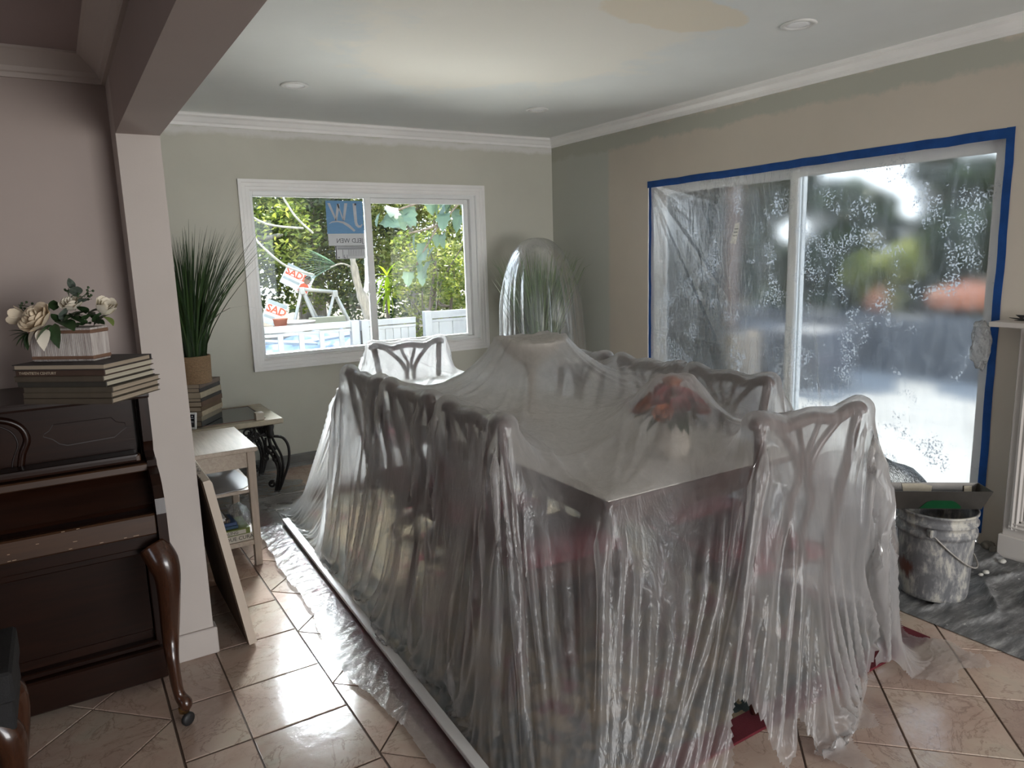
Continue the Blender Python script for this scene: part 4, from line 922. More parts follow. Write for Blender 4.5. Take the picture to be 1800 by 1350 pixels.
# ---------------------------------------------------------------- the plastic sheet over all of it
def sm(x, a, b):
    t = np.clip((x - a) / (b - a), 0, 1); return t * t * (3 - 2 * t)
def stick_x(y): return .862 + (y - 1.67) / (3.99 - 1.67) * .085
def drape():
    rng = np.random.default_rng(4); caps = []; boxes = []
    for x, y, d, w_ in SP:
        o = np.array([x, y]); al = np.array(((0, 1.), (-.995, .105), (0, -1.), (1., 0))[d]); fw = np.array(((1., 0), (.105, .995), (-1., 0), (0, -1.))[d]); h = w_ / 2
        q = [np.array([*(o + al * a), z - .02]) for a, z in ((-h, .972), (-h * .86, .984), (-h * .5, .962), (0, .974), (h * .5, .962), (h * .86, .984), (h, .972))]
        for a, b in zip(q[:-1], q[1:]): caps.append((a, b, .023))
        for s in (-1, 1): caps.append((np.array([*(o + al * s * h * .95), .95]), np.array([*(o + al * s * h * .84 + fw * .07), .45]), .02))
        for s in (-1, 1): e = np.array([*(o + al * s * h * .96), .952]); caps.append((e, e + np.array([.001, .001, -.05]), .038))
        boxes.append((np.array([*(o + fw * .03), .70]), al, np.array([w_ * .40, .015, .24])))
    ax = np.array([1., 0]); boxes.append((np.array([1.69, 2.72, .60]), ax, np.array([.42, 1.175, .165])))
    dc, dr, dh = np.array([1.70, 2.58, 1.095]), .152, .012; bc, br = np.array([1.73, 1.76, .92]), np.array([.135, .12, .125])
    def collide(P, Q, mg, mu):
        F = P.reshape(-1, 3); G = Q.reshape(-1, 3)
        def push(idx, d, n, m):
            hit = d < m
            if not hit.any(): return
            k = idx[hit]; F[k] += n[hit] * (m - d[hit])[:, None]; mv = F[k] - G[k]; mv -= n[hit] * (mv * n[hit]).sum(1)[:, None]; F[k] -= mu * mv
        def near(lo, hi): return np.nonzero((F[:, 0] > lo[0]) & (F[:, 0] < hi[0]) & (F[:, 1] > lo[1]) & (F[:, 1] < hi[1]) & (F[:, 2] > lo[2]) & (F[:, 2] < hi[2]))[0]
        for a, b, r in caps:
            m = r + mg; i = near(np.minimum(a, b) - m, np.maximum(a, b) + m)
            if len(i) == 0: continue
            ab = b - a; t = np.clip(((F[i] - a) @ ab) / (ab @ ab), 0, 1); v = F[i] - (a + t[:, None] * ab); L = np.linalg.norm(v, axis=1) + 1e-9; push(i, L, v / L[:, None], m)
        for c, al, h in boxes:
            Rm = np.array([[al[0], al[1], 0], [-al[1], al[0], 0], [0, 0, 1.]]); e = np.abs(Rm.T) @ h + mg; i = near(c - e, c + e)
            if len(i) == 0: continue
            p = (F[i] - c) @ Rm.T; q = np.abs(p) - h; o = np.maximum(q, 0); L = np.linalg.norm(o, axis=1); ins = q.max(1) < 0
            k = q.argmax(1); nn = np.zeros_like(q); nn[np.arange(len(k)), k] = 1
            n = np.where(ins[:, None], nn, o / (L[:, None] + 1e-12)) * np.sign(p); push(i, np.where(ins, q.max(1), L), n @ Rm, mg)
        i = near(dc - [dr + .05, dr + .05, .07], dc + [dr + .05, dr + .05, .07])
        if len(i):
            p = F[i] - dc; rr_ = np.linalg.norm(p[:, :2], axis=1); q0 = rr_ - dr; q1 = np.abs(p[:, 2]) - dh; n = np.zeros_like(p); top = q1 > q0; n[top, 2] = 1; n[~top, :2] = p[~top, :2] / (rr_[~top, None] + 1e-9); push(i, np.maximum(q0, q1), n, mg)
        i = near(bc - br - .05, bc + br + .05)
        if len(i):
            p = (F[i] - bc) / br; L = np.linalg.norm(p, axis=1) + 1e-9; n = p / br; n /= np.linalg.norm(n, axis=1)[:, None] + 1e-9; push(i, (L - 1) * br.mean(), n, mg)
        fl = np.nonzero(F[:, 2] < .014)[0]
        if len(fl): push(fl, F[fl, 2], np.tile([0, 0, 1.], (len(fl), 1)), .014)
    # 1. the lowest membrane that clears the furniture and comes down to the outline on the floor
    def outline(x, y):
        l = x - (stick_x(y) + .014 + .012 * np.sin(y * 7) + .008 * np.sin(y * 17 + 1)); r = (2.585 + .045 * np.sin(y * 3.1 + .4) + .02 * np.sin(y * 11)) - x
        n = y - (1.175 + .045 * np.sin(x * 5.2 + 2.3) + .02 * np.sin(x * 13)); f = (4.42 + .03 * np.sin(x * 6)) - y
        k = .06; d = -k * np.log(np.exp(-l / k) + np.exp(-r / k) + np.exp(-n / k) + np.exp(-f / k))
        return np.where(np.minimum(np.minimum(l, r), np.minimum(n, f)) > .35, .3, d)
    def field(h, z0):
        xs = np.arange(.60, 2.90 + 1e-6, h); ys = np.arange(.96, 4.72 + 1e-6, h); X, Y = np.meshgrid(xs, ys, indexing='ij'); O = np.full(X.shape, .014)
        def up_(d, z): np.maximum(O, np.where(d, z, 0), out=O)
        up_((abs(X - 1.69) < .43) & (abs(Y - 2.72) < 1.185), .777); up_((X - 1.70) ** 2 + (Y - 2.58) ** 2 < .156 ** 2, 1.119)
        e = 1 - ((X - 1.73) / .155) ** 2 - ((Y - 1.76) / .14) ** 2; up_(e > 0, .93 + .135 * np.sqrt(np.maximum(e, 0)))
        for a, b, r in caps:
            ab = b[:2] - a[:2]; t = np.clip(((X - a[0]) * ab[0] + (Y - a[1]) * ab[1]) / (ab @ ab), 0, 1); d2 = (X - a[0] - t * ab[0]) ** 2 + (Y - a[1] - t * ab[1]) ** 2
            w_ = max(r, h * .6) + .006; up_(d2 < w_ * w_, a[2] + t * (b[2] - a[2]) + np.sqrt(np.maximum(w_ * w_ - d2, 0)) * .6 + .006)
        ins = outline(X, Y) > 0; z = np.where(ins, .5, .014) if z0 is None else z0(xs, ys)
        for it in range(700 if z0 is None else 260):
            q = z.copy(); q[1:-1, 1:-1] = (z[:-2, 1:-1] + z[2:, 1:-1] + z[1:-1, :-2] + z[1:-1, 2:] - .62 * h * h) * .25; z = np.where(ins, np.maximum(q, O), .014)
        def f(x, y):
            i = np.clip((x - xs[0]) / h, 0, len(xs) - 1.001); j = np.clip((y - ys[0]) / h, 0, len(ys) - 1.001); a = i.astype(int); b = j.astype(int); u = (i - a)[:, None]; v = (j - b)[None, :]
            return (z[a][:, b] * (1 - u) + z[a + 1][:, b] * u) * (1 - v) + (z[a][:, b + 1] * (1 - u) + z[a + 1][:, b + 1] * u) * v
        return f
    F = None
    for h in (.08, .04, .02, .01): F = field(h, F)
    lin = lambda a, b, n: np.linspace(a, b, n, endpoint=False)
    gx = np.concatenate([lin(.66, .85, 46), lin(.85, 1.115, 90), lin(1.115, 2.25, 140), lin(2.25, 2.64, 92), np.linspace(2.64, 2.74, 12)])
    gy = np.concatenate([lin(1.02, 1.12, 16), lin(1.12, 1.37, 84), lin(1.37, 4.06, 290), lin(4.06, 4.46, 50), np.linspace(4.46, 4.60, 8)])
    X, Y = np.meshgrid(gx, gy, indexing='ij'); P = np.stack([X, Y, F(gx, gy)], 2).astype(np.float32); nu, nv = X.shape
    for yc, xc, am in ((2.268, 1.11, .15), (2.76, 1.11, .055), (2.215, 2.26, .07), (2.685, 2.25, .06)):
        P[:, :, 2] -= am * np.exp(-((Y - yc) / .032) ** 2) * np.exp(-((X - xc) / .11) ** 2) * sm(P[:, :, 2], .5, .9)
    # 2. a little surplus film, so that it buckles into pleats and creases
    Lu = np.linalg.norm(P[1:] - P[:-1], axis=2); Lv = np.linalg.norm(P[:, 1:] - P[:, :-1], axis=2)
    side = np.maximum(sm(X, 1.05, .98), sm(X, 2.31, 2.38)); end = np.maximum(sm(Y, 1.285, 1.22), sm(Y, 4.13, 4.22))
    Lu *= (1.006 + .075 * end)[:-1]; Lv *= (1.006 + .075 * side)[:, :-1]
    def ridge(n, k, lo, hi):
        x = np.arange(n); r = 0
        for j in range(k): r = r + np.sin(x * rng.uniform(lo, hi) + rng.uniform(0, 6.28) + 1.2 * np.sin(x * rng.uniform(.03, .1) + j))
        return (r / k ** .5).astype(np.float32)
    hgt = np.maximum(np.sin(np.clip(P[:, :, 2] / .95, 0, 1) * np.pi), 0) ** .8
    A = ridge(nv, 7, .3, 1.5); A2 = ridge(nv, 7, .3, 1.5); Bn = ridge(nu, 7, .3, 1.5)
    P[:, :, 0] += .0075 * (A[None] * sm(X, 1.05, .99) + A2[None] * sm(X, 2.31, 2.37)) * hgt; P[:, :, 1] += .0075 * Bn[:, None] * end * hgt
    pin = outline(P[:, :, 0], P[:, :, 1]) < .004; home = P.copy(); V = np.zeros_like(P)
    Ld = .5 * ((Lu[:, :-1] ** 2 + Lv[:-1] ** 2) ** .5 + (Lu[:, 1:] ** 2 + Lv[1:] ** 2) ** .5)
    def con(A, Bq, r, k, kc):
        d = Bq - A; L = np.sqrt(d[..., 0] ** 2 + d[..., 1] ** 2 + d[..., 2] ** 2) + 1e-9; s = (L - r) / L; s = np.where(s > 0, s * k, s * kc) * .5; d *= s[:, :, None]; A += d; Bq -= d
    for s in range(70):
        Q = P.copy(); V *= .9; V[:, :, 2] -= .00012; sp = np.linalg.norm(V, axis=2, keepdims=True); V *= np.minimum(1, .003 / (sp + 1e-9)); P = P + V
        for it in range(5):
            for p in (0, 1):
                n = (nu - p) // 2; con(P[p:p + 2 * n:2], P[p + 1:p + 2 * n:2], Lu[p:p + 2 * n:2], 1, .9)
                n = (nv - p) // 2; con(P[:, p:p + 2 * n:2], P[:, p + 1:p + 2 * n:2], Lv[:, p:p + 2 * n:2], 1, .9)
            if it % 2 == 0:
                for p in (0, 1):
                    n = (nu - p) // 2; A = P[p:p + 2 * n:2]; Bq = P[p + 1:p + 2 * n:2]; L = Ld[p:p + 2 * n:2]; con(A[:, :-1], Bq[:, 1:], L, .5, .1); con(A[:, 1:], Bq[:, :-1], L, .5, .1)
            P = np.where(pin[:, :, None], home, P)
        collide(P, Q, .010, .25); V = P - Q
    # tension creases that radiate from whatever holds the sheet up
    sup = [(x + w_ * .42 * s_ * abs(math.cos((0, PI / 2, 0, PI / 2)[d] + PI / 2)), y + w_ * .42 * s_ * abs(math.cos((0, PI / 2, 0, PI / 2)[d]))) for x, y, d, w_ in SP for s_ in (-1, 1)] + [(1.70, 2.58)] * 9 + [(1.73, 1.76)] * 8 + [(1.275, 1.55)] * 4
    for px, py in sup * 2:
        an = math.atan2(2.6 - py, 1.69 - px) + rng.uniform(-1.2, 1.2) if abs(px - 1.7) > .2 or py < 1.5 else rng.uniform(0, 6.28)
        L = rng.uniform(.35, 1.1); dx, dy = math.cos(an), math.sin(an); t = (P[:, :, 0] - px) * dx + (P[:, :, 1] - py) * dy; q = (P[:, :, 0] - px) * dy - (P[:, :, 1] - py) * dx
        wd = rng.uniform(.005, .011) + .008 * np.clip(t, 0, 1); P[:, :, 2] += rng.uniform(.35, .8) * wd * np.exp(-(q / wd) ** 2) * sm(t, .0, .12) * sm(t, L, L * .4) * (P[:, :, 2] > .70) * sm(np.abs(X - 1.69), .62, .5)
    # 3. the crinkled margin that lies on the floor, cut to a ragged hem
    flat = (home[:, :, 2] < .0145) & pin
    cr = crinkle(X, Y, 8, 9, 60, 190, PI / 2 + .5); fade = sm(np.minimum(X - .66, 5), 0, .05)
    left = X < stick_x(Y)
    P[:, :, 2] += np.where(flat, 0.002 + .06 * cr * np.where(left, sm(stick_x(Y) - X, .012, .05), 1.), 0)
    hem = .735 + .035 * np.sin(Y * 2.1 + .4) + .012 * np.sin(Y * 7) + .004 * np.sin(Y * 27) + .06 * sm(Y, 2.6, 1.7)
    near_ = 1.155 + .05 * np.sin(X * 9 + 1) + .03 * np.sin(X * 31) - .10 * np.exp(-((X - 1.77) / .05) ** 2)
    keep = (X > hem) & ((Y > near_) | (X < stick_x(Y) + .02)) & (Y < 4.56) & (X < 2.635 + .04 * np.sin(Y * 13) + .03 * np.sin(Y * 31))
    # the hem is hitched up beside the near chair leg, so rug and leg show
    cols = [i for i in range(nu) if 2.02 < gx[i] < 2.29]; js = []; E = []
    for i in cols:
        z = .02 + .10 * np.sin(PI * (gx[i] - 2.02) / .27) ** .8 + .008 * np.sin(gx[i] * 60)
        j = int(np.argmax(P[i, :, 2] > z)); t = (z - P[i, j - 1, 2]) / max(1e-6, P[i, j, 2] - P[i, j - 1, 2]); js.append(j); E.append(P[i, j - 1] + (P[i, j] - P[i, j - 1]) * t)
    E = np.array(E)
    for _ in range(4): E[1:-1] = (E[:-2] + 2 * E[1:-1] + E[2:]) / 4
    for i, j, e in zip(cols, js, E): P[i, :j] = e; keep[i, :max(0, min(js) - 6)] = False
    return P, (keep[:-1, :-1] & keep[1:, 1:]).reshape(-1)
m_drape = film('plastic drop sheet', (.86, .84, .83), .27, .48, .20, (17, 17, 2.6), .34, blur=.7, trans=.66, spec=.5, clear=.5)
DP, DK = drape()
tag(grid_obj('plastic_sheet', DP, m_drape, keep=DK), 'huge clear plastic sheet draped over the dining table and its chairs', 'plastic sheet')
# white batten holding the sheet's edge down
bm = B(); d = Vector((stick_x(3.99) - stick_x(1.4), 2.59, 0)).normalized(); n_ = Vector((d.y, -d.x, 0)); a = Vector((stick_x(1.40) - .018, 1.40, .032))
prism(bm, [(0, 0), (.036, 0), (.036, .016), (0, .016)], a, n_, (0, 0, 1), d * 2.60); bmesh.ops.bevel(bm, geom=bm.edges[:], offset=.002, segments=1, affect='EDGES')
tag(obj('trim_strip', bm, mat('primed white strip', (.66, .65, .63), .5, var=.04)), 'long white wooden strip lying on the plastic along the left of the table', 'wood strip')
# ---------------------------------------------------------------- second grass plant under its own cover
m_grass2 = leafmat('hazed grass blade', [(0, (.09, .15, .06)), (.5, (.16, .24, .10)), (1, (.26, .34, .16))], .3, .4)  # paler copy of the grass colour, haze of the cover painted in
m_pot2 = mat('brown planter', (.10, .07, .05), .6, var=.2)
pb = (3.20, 4.72, .012)
t2 = grass('covered_grass_plant', 'tall grass plant standing under a clear cover in the room corner', pb, .95, .30, 420, 5, .15, .66, m_pot2, lambda q: Vector((max(-.40, min(q.x, .34)), max(-.33, min(q.y, .34)), min(q.z, 1.55 - .9 * (q.x * q.x + q.y * q.y)))), False)
[c for c in t2.children if c.name.startswith('grass_blades')][0].data.materials[0] = m_grass2
m_cover = film('plant cover film', (.80, .81, .81), .10, .30, .22, (14, 14, 2), .35, trans=.45, spec=.6)
nu, nv = 220, 90; U, S = np.meshgrid(np.linspace(0, 2 * np.pi, nu), np.linspace(0, 1, nv), indexing='ij')
zz = 1.60 - 1.30 * S ** 1.25; rad = .325 * np.minimum(1.06, np.sqrt(np.clip(1 - (1 - np.minimum(S / .55, 1)) ** 2, 0, 1)) * .86 + .20 * S); g = np.random.default_rng(3)
fo = sum(np.abs(np.sin(U * k * .5 + g.uniform(0, 6) + .5 * np.sin(S * 4 + k))) * a for k, a in ((7, .5), (13, .35), (22, .3), (31, .2), (44, .15)))
rad = rad * (1 + .13 * sm(S, .12, .5) * (fo - .9)) + .035 * np.exp(-((S - .78) / .09) ** 2) * np.exp(-((U - 3.2) / .35) ** 2) * (1 + np.sin(S * 90 + U * 20) * .4)
CX, CY = pb[0] - .04 * (1 - S) + .015, pb[1] - .02
cov = np.stack([np.minimum(CX + rad * np.cos(U), XR - .02), np.minimum(CY + rad * np.sin(U), YB - .04), zz + .012 * np.sin(U * 5) * S], 2)
tag(grid_obj('plant_cover', cov, m_cover), 'thin clear plastic cover hung over the corner grass plant', 'plastic sheet')
bm = B(); rr = random.Random(4)
for k in range(4): leaf_bm(.16, .004, -.2, 5, bm, place((pb[0] - .33, pb[1] - .10, .98 + k * .05), (-.8, -.3, .7 + .1 * k)))
stuff(part(t2, 'stray_blades', bm, m_grass))
# ---------------------------------------------------------------- dusty drop cloth by the door
def matmat():
    m, n, l, b = nt('dusty black drop cloth'); x = noise(n, l, 1, 6, .7, (5, 22, 1)); y = noise(n, l, 26, 5, .7); q = noise(n, l, 3, 4)
    k = ramp(n, [(.33, (.05, .052, .054)), (.50, (.15, .15, .15)), (.68, (.40, .40, .39))]); l.new(x.outputs[0], k.inputs[0])
    f = math_(n, l, 'MULTIPLY', math_(n, l, 'GREATER_THAN', y.outputs[0], .66), .8); col = mixc(n, l, f, k.outputs[0], (.55, .54, .51)); l.new(col, b.inputs['Base Color'])
    b.inputs['Roughness'].default_value = .42; bump(n, l, b, y.outputs[0], .3, .006); return m
X, Y = np.meshgrid(np.linspace(2.745, XR - .004, 170), np.linspace(.50, 3.2, 240), indexing='ij')
hz = .004 + (.022 * (1 - np.abs(np.sin(Y * 21 + 1.4 * np.sin(X * 5) + .8 * np.sin(X * 13)))) ** 3 + .016 * crinkle(X, Y, 12, 6, 14, 40, PI / 2)) * sm(Y + .35 * (X - 2.745), .98, 1.45) * sm(X, 2.75, 2.95)
P = np.stack([X, Y, hz], 2)
tag(grid_obj('drop_cloth', P, matmat()), 'dust covered dark drop cloth on the floor below the sliding door', 'drop cloth')
rr = random.Random(31); m_chip = mat('plaster crumbs', (.50, .48, .43), .9, var=.2, scale=40)
cs = sorted(((rr.uniform(3.3, 3.64), rr.uniform(1.40, 1.95)) for _ in range(6)), key=lambda p: math.hypot(p[0] - 3.7, p[1] - 1.6))
for k, (x, y) in enumerate(cs):
    s_ = rr.uniform(.008, .016)
    tag(crumple('plaster_crumb', (x, y, .022), (s_ * 1.4, s_, s_ * .7), k, m_chip, 2), ('white plaster crumb closest to the door jamb on the drop cloth', 'white plaster crumb second closest to the door jamb', 'white plaster crumb third closest to the door jamb', 'white plaster crumb fourth closest to the door jamb', 'white plaster crumb fifth closest to the door jamb', 'white plaster crumb farthest from the door jamb on the drop cloth')[k], 'debris', 'plaster crumbs by the door')
for k, (x, y, s) in enumerate(((3.665, 1.60, .022), (3.64, 1.555, .018))): tag(crumple('masonry_chunk', (x, y, .018), (s, s * 1.3, s), 40 + k, mat('grey rubble', (.16, .145, .12), .9, var=.3, scale=60), 3), ('larger', 'smaller')[k] + ' grey rubble lump at the foot of the door jamb', 'debris')
# ---------------------------------------------------------------- bucket and mud pan
def bucketmat():
    m, n, l, b = nt('plaster smeared plastic'); x = noise(n, l, 7, 6, .65, (1, 1, .6), dist=1.6); y = noise(n, l, 30, 5, .7, (1, 1, .35)); c = noise(n, l, 3.0, 3)
    v = math_(n, l, 'MULTIPLY_ADD', x.outputs[0], .65, math_(n, l, 'MULTIPLY', y.outputs[0], .42))
    k = ramp(n, [(.47, (.12, .12, .125)), (.53, (.20, .20, .20)), (.58, (.36, .345, .31)), (.66, (.46, .44, .38))]); l.new(v, k.inputs[0])
    tc = n.new('ShaderNodeTexCoord'); d = n.new('ShaderNodeVectorMath'); d.operation = 'DISTANCE'; l.new(tc.outputs['Object'], d.inputs[0]); d.inputs[1].default_value = (-.134, .010, .12)
    q = math_(n, l, 'MULTIPLY_ADD', y.outputs[0], .10, d.outputs['Value']); r = n.new('ShaderNodeMapRange'); r.inputs[1].default_value = .100; r.inputs[2].default_value = .07; l.new(q, r.inputs[0])
    col = mixc(n, l, r.outputs[0], k.outputs[0], (.10, .03, .016)); l.new(col, b.inputs['Base Color']); b.inputs['Roughness'].default_value = .55
    bump(n, l, b, v, .5, .008); return m
m_buck = bucketmat(); m_wire = mat('plaster caked wire', (.33, .31, .28), .6, .4, var=.2, scale=80)
bk = thing('bucket', 'plaster splashed grey bucket standing on the drop cloth', 'bucket', (2.985, 1.505, .022), -.35)
obj('body', lathe(B(), [(.001, 0), (.118, 0), (.126, .004), (.130, .02), (.140, .26), (.140, .27), (.149, .273), (.149, .292), (.142, .296), (.142, .318), (.151, .321), (.151, .330), (.143, .334), (.144, .358), (.150, .361), (.150, .37), (.143, .37), (.137, .25), (.124, .01), (.001, .008)], 48), m_buck, bk, True)
obj('inside', lathe(B(), [(.001, .20), (.134, .20), (.134, .203), (.001, .203)], 32), mat('dark bucket water', (.02, .025, .022), .15), bk)
hd_ = B(); q = []
for k in range(25):
    a = PI * k / 24; q.append((.146 * math.cos(a + PI) * -1 if 0 else -.148 * math.cos(a), -.155 * math.sin(a) - .0, .30 - .155 * math.sin(a)))
rot = Matrix.Rotation(.72, 4, 'Z'); tube(hd_, [rot @ Vector(p) for p in q], .0035, 6)
obj('handle', hd_, m_wire, bk, True)
for s in (-1, 1): p = rot @ Vector((s * .146, 0, .30)); obj('handle_lug', bx(B(), p.x - .014, p.x + .014, p.y - .014, p.y + .014, .285, .318, .004), m_buck, bk)
m_pan = mat('scratched steel', (.075, .068, .06), .36, .6, var=.25, scale=5, bs=.1, bscale=200)
d = Vector((.78, -.62, 0)).normalized()
pan = thing('mud_pan', 'long steel mud pan with dried plaster lying across the bucket', 'pan', (2.975, 1.515, .3935), math.atan2(d.y, d.x))
bm = B(); Lb, Lt, wb, wt, hh = .165, .195, .038, .060, .082
def ringv(L, w_, z): return [bm.verts.new(p) for p in ((-L, -w_, z), (L, -w_, z), (L, w_, z), (-L, w_, z))]
o1, o2, i2, i1 = ringv(Lb, wb, 0), ringv(Lt, wt, hh), ringv(Lt - .0025, wt - .0025, hh), ringv(Lb - .002, wb - .002, .003)
for a, b in ((o1, o2), (o2, i2), (i2, i1)):
    for j in range(4): bm.faces.new((a[j], a[(j + 1) % 4], b[(j + 1) % 4], b[j]))
bm.faces.new(o1[::-1]); bm.faces.new(i1); obj('tray', bm, m_pan, pan)
sl = (wt - wb) / hh
bm = prism(B(), [(-.075, .004), (.085, .004), (.083, .014), (.060, .034), (.045, .040), (-.030, .041), (-.050, .034)], (0, -wb - .0012, 0), (1, 0, 0), (0, -sl, 1), (0, -.0012, 0)); obj('green_patch', bm, mat('pan patch green', (.006, .05, .018), .3), pan)['label'] = 'dark green patch on the front of the pan'  # flat green shape set on the pan's front face
bm = prism(B(), [(-.10, .008), (-.06, .006), (.0, .01), (.01, .07), (-.03, .079), (-.11, .079)], (0, wb - .004, 0), (1, 0, 0), (0, sl, 1), (0, -.0015, 0)); obj('plaster_smear', bm, mat('dried plaster', (.52, .47, .37), .8, var=.12, scale=30), pan)
bm = prism(B(), [(.0, .0), (.03, .0), (.035, .06), (.005, .06)], (.13, wb - .004, .012), (1, 0, 0), (0, sl, 1), (0, -.0015, 0)); obj('plaster_smear', bm, bpy.data.materials['dried plaster'], pan)
# ---------------------------------------------------------------- mantel cabinet at the right edge
mn = thing('mantel_cabinet', 'cream panelled cabinet with a thin shelf at the right edge', 'cabinet', (3.66, 1.0, 0))
m_mant = mat('cream cabinet paint', (.55, .51, .47), .4, var=.05, scale=4); MY = 1.53
part(mn, 'carcass', bx(B(), 3.625, XR - .002, .2, MY, .0, 1.085, .003), m_mant)
part(mn, 'plinth', bx(B(), 3.612, XR - .002, .19, MY + .012, .004, .115, .004), m_mant)
part(mn, 'panel', bx(B(), 3.622, 3.626, .3, MY - .085, .20, 1.02), mat('recessed grey panel', (.50, .49, .50), .4, var=.03))
PM = [(0, 0), (.012, .002), (.016, .012), (.010, .02), (.014, .03), (.006, .038), (.006, .046), (0, .05)]
for a, b, u in (((3.625, MY - .03, .15), (3.625, MY - .03, 1.06), (0, -1, 0)), ((3.625, .25, .15), (3.625, MY - .03, .15), (0, 0, 1)), ((3.625, .25, 1.06), (3.625, MY - .03, 1.06), (0, 0, -1))):
    part(mn, 'moulding', sweep(B(), PM, a, b, (-1, 0, 0), up=u), m_mant)
part(mn, 'shelf', bx(B(), 3.555, XR - .002, .15, 1.632, 1.085, 1.108, .003), m_mant)
tl = thing('pincer_tool', 'small pointed tool with black tips lying on the cabinet shelf', 'tool', (3.62, 1.50, 1.109))
obj('grip', tube(B(), [(.0, -.10, .016), (-.002, -.03, .014), (.0, .0, .010)], [.013, .012, .005], 8), mat('tan wood handle', (.45, .28, .15), .6), tl, True)
obj('tip', tube(B(), [(.0, -.005, .010), (-.004, .035, .012), (-.008, .075, .016)], [.005, .004, .001], 6), m_rub, tl, True)
obj('tip', tube(B(), [(.0, -.005, .008), (.004, .03, .006), (.008, .06, .004)], [.005, .004, .001], 6), m_rub, tl, True)
obj('wedge', prism(B(), [(0, 0), (.05, 0), (.03, .014), (.02, .014)], (-.01, .0, .030), (0, 1, 0), (0, 0, -1), (.006, 0, 0)), m_rub, tl)
# ---------------------------------------------------------------- outdoors
GZ0 = -.22
m_soil = mat('dry yard ground', (.20, .17, .13), .95, var=.3, scale=3); m_conc = mat('sunlit concrete', (.21, .207, .20), .9, var=.12, scale=2)
struct(box('floor_yard', -26, 34, YB + .16, 40, -.4, GZ0, m_soil)); struct(box('floor_patio', XR + .15, 34, -26, YB + .15, -.4, -.06, m_conc)); struct(box('floor_outside', -26, XR + .14, -26, -3.4, -.4, -.06, m_conc))
struct(box('floor_side', -26, -3.36, -3.39, YB + .15, -.4, -.06, m_conc))
LEAF = [(0, (.06, .10, .018)), (.4, (.17, .23, .035)), (.75, (.34, .39, .06)), (1, (.52, .52, .13))]
m_lv = leafmat('sunny leaves', LEAF, .5); m_lv2 = leafmat('deep leaves', [(0, (.02, .045, .012)), (.6, (.06, .10, .025)), (1, (.14, .18, .04))], .4)
m_lv3 = leafmat('pale leaves', [(0, (.12, .16, .035)), (.5, (.34, .38, .09)), (1, (.60, .58, .22))], .5)
m_bark = mat('grey bark', (.26, .23, .19), .9, var=.35, scale=12, stretch=(3, 3, .6), bs=.4, bscale=30); m_bark2 = mat('brown bark', (.13, .10, .075), .9, var=.35, scale=12, stretch=(3, 3, .6))
def blobs(name, bl, n, size, mats, parent, seed):
    g = np.random.default_rng(seed); w_ = np.array([b[3] ** 2 for b in bl]); k = g.choice(len(bl), n, p=w_ / w_.sum()); bb = np.array([b[:4] for b in bl])[k]
    d = g.normal(0, 1, (n, 3)); d /= np.linalg.norm(d, axis=1)[:, None]; c = bb[:, :3] + d * (bb[:, 3] * g.uniform(.35, 1, n) ** .5)[:, None] * np.array([1, 1, .85])
    c[:, 2] = np.maximum(c[:, 2], GZ0 + .05)
    a = g.normal(0, 1, (n, 3)); a[:, 2] *= .6; a /= np.linalg.norm(a, axis=1)[:, None]; u = np.cross(a, g.normal(0, 1, (n, 3))); u /= np.linalg.norm(u, axis=1)[:, None]
    s = size * g.uniform(.6, 1.3, n)[:, None]; return stuff(cards(name, c, a * s, u * s * .45, mats, parent))
def tree(label, x, y, h, bl, n, size, m, seed, tr=.10, lean=0, cat='tree', group=None, mb=None):
    t = thing('garden_tree', label, cat, (x, y, GZ0), group=group); rr = random.Random(seed)
    P = smoothpts([(x, y, GZ0), (x + lean * .3, y, GZ0 + h * .35), (x + lean, y, GZ0 + h * .75)], 4)
    trunk = part(t, 'trunk', tube(B(), P, [tr * (1 - .5 * i / (len(P) - 1)) for i in range(len(P))], 8), mb or m_bark, True)
    bm = B()
    for b in bl[:6]:
        a = Vector(P[rr.randrange(3, len(P))]); c = Vector(b[:3]); tube(bm, smoothpts([a, a.lerp(c, .5) + Vector((rr.uniform(-.2, .2), 0, -.15)), c], 4), [tr * .45] * 4 + [tr * .3] * 4 + [tr * .12], 6)
    obj('branches', bm, mb or m_bark, trunk, True)
    adopt(blobs('foliage', bl, n, size, m, None, seed), t); return t
def cloud(x0, x1, y0, y1, z0, z1, n, r, seed):
    rr = random.Random(seed); return [(rr.uniform(x0, x1), rr.uniform(y0, y1), rr.uniform(z0, z1), r * rr.uniform(.7, 1.3)) for _ in range(n)]
tree('dense olive tree behind the yard signs seen in the left window pane', 2.6, 14.2, 4.2, cloud(.8, 4.4, 13.3, 15.2, .5, 3.8, 26, .62, 1), 15000, .058, m_lv, 1, .14)
tree('dark leafy tree behind the white swing frame', 4.7, 15.2, 4.6, cloud(3.3, 6.2, 14.4, 16.2, .2, 4.2, 26, .66, 2), 13000, .065, m_lv2, 2, .16)
tree('pale sunlit tree behind the gate in the right window pane', 6.6, 14.6, 4.4, cloud(5.2, 7.6, 13.8, 15.6, .2, 4.0, 24, .62, 3), 15000, .055, m_lv3, 3, .09)
tree('bushy tree at the right end of the back window view', 8.6, 15.2, 4.4, cloud(7.1, 10.2, 14.2, 16.4, 0, 4.2, 26, .75, 4), 13000, .065, m_lv, 4, .12)
tree('tall backdrop tree far behind the yard', 5.5, 19, 6.5, cloud(-2, 13.5, 18.5, 20.5, .5, 5.2, 46, 1.25, 5), 16000, .12, m_lv2, 5, .2)
tree('low sunny shrub at the far left of the window view', 1.7, 12.6, 2.0, cloud(.6, 2.3, 12, 13.4, 0, 1.9, 12, .42, 6), 6000, .05, m_lv3, 6, .05, cat='shrub')
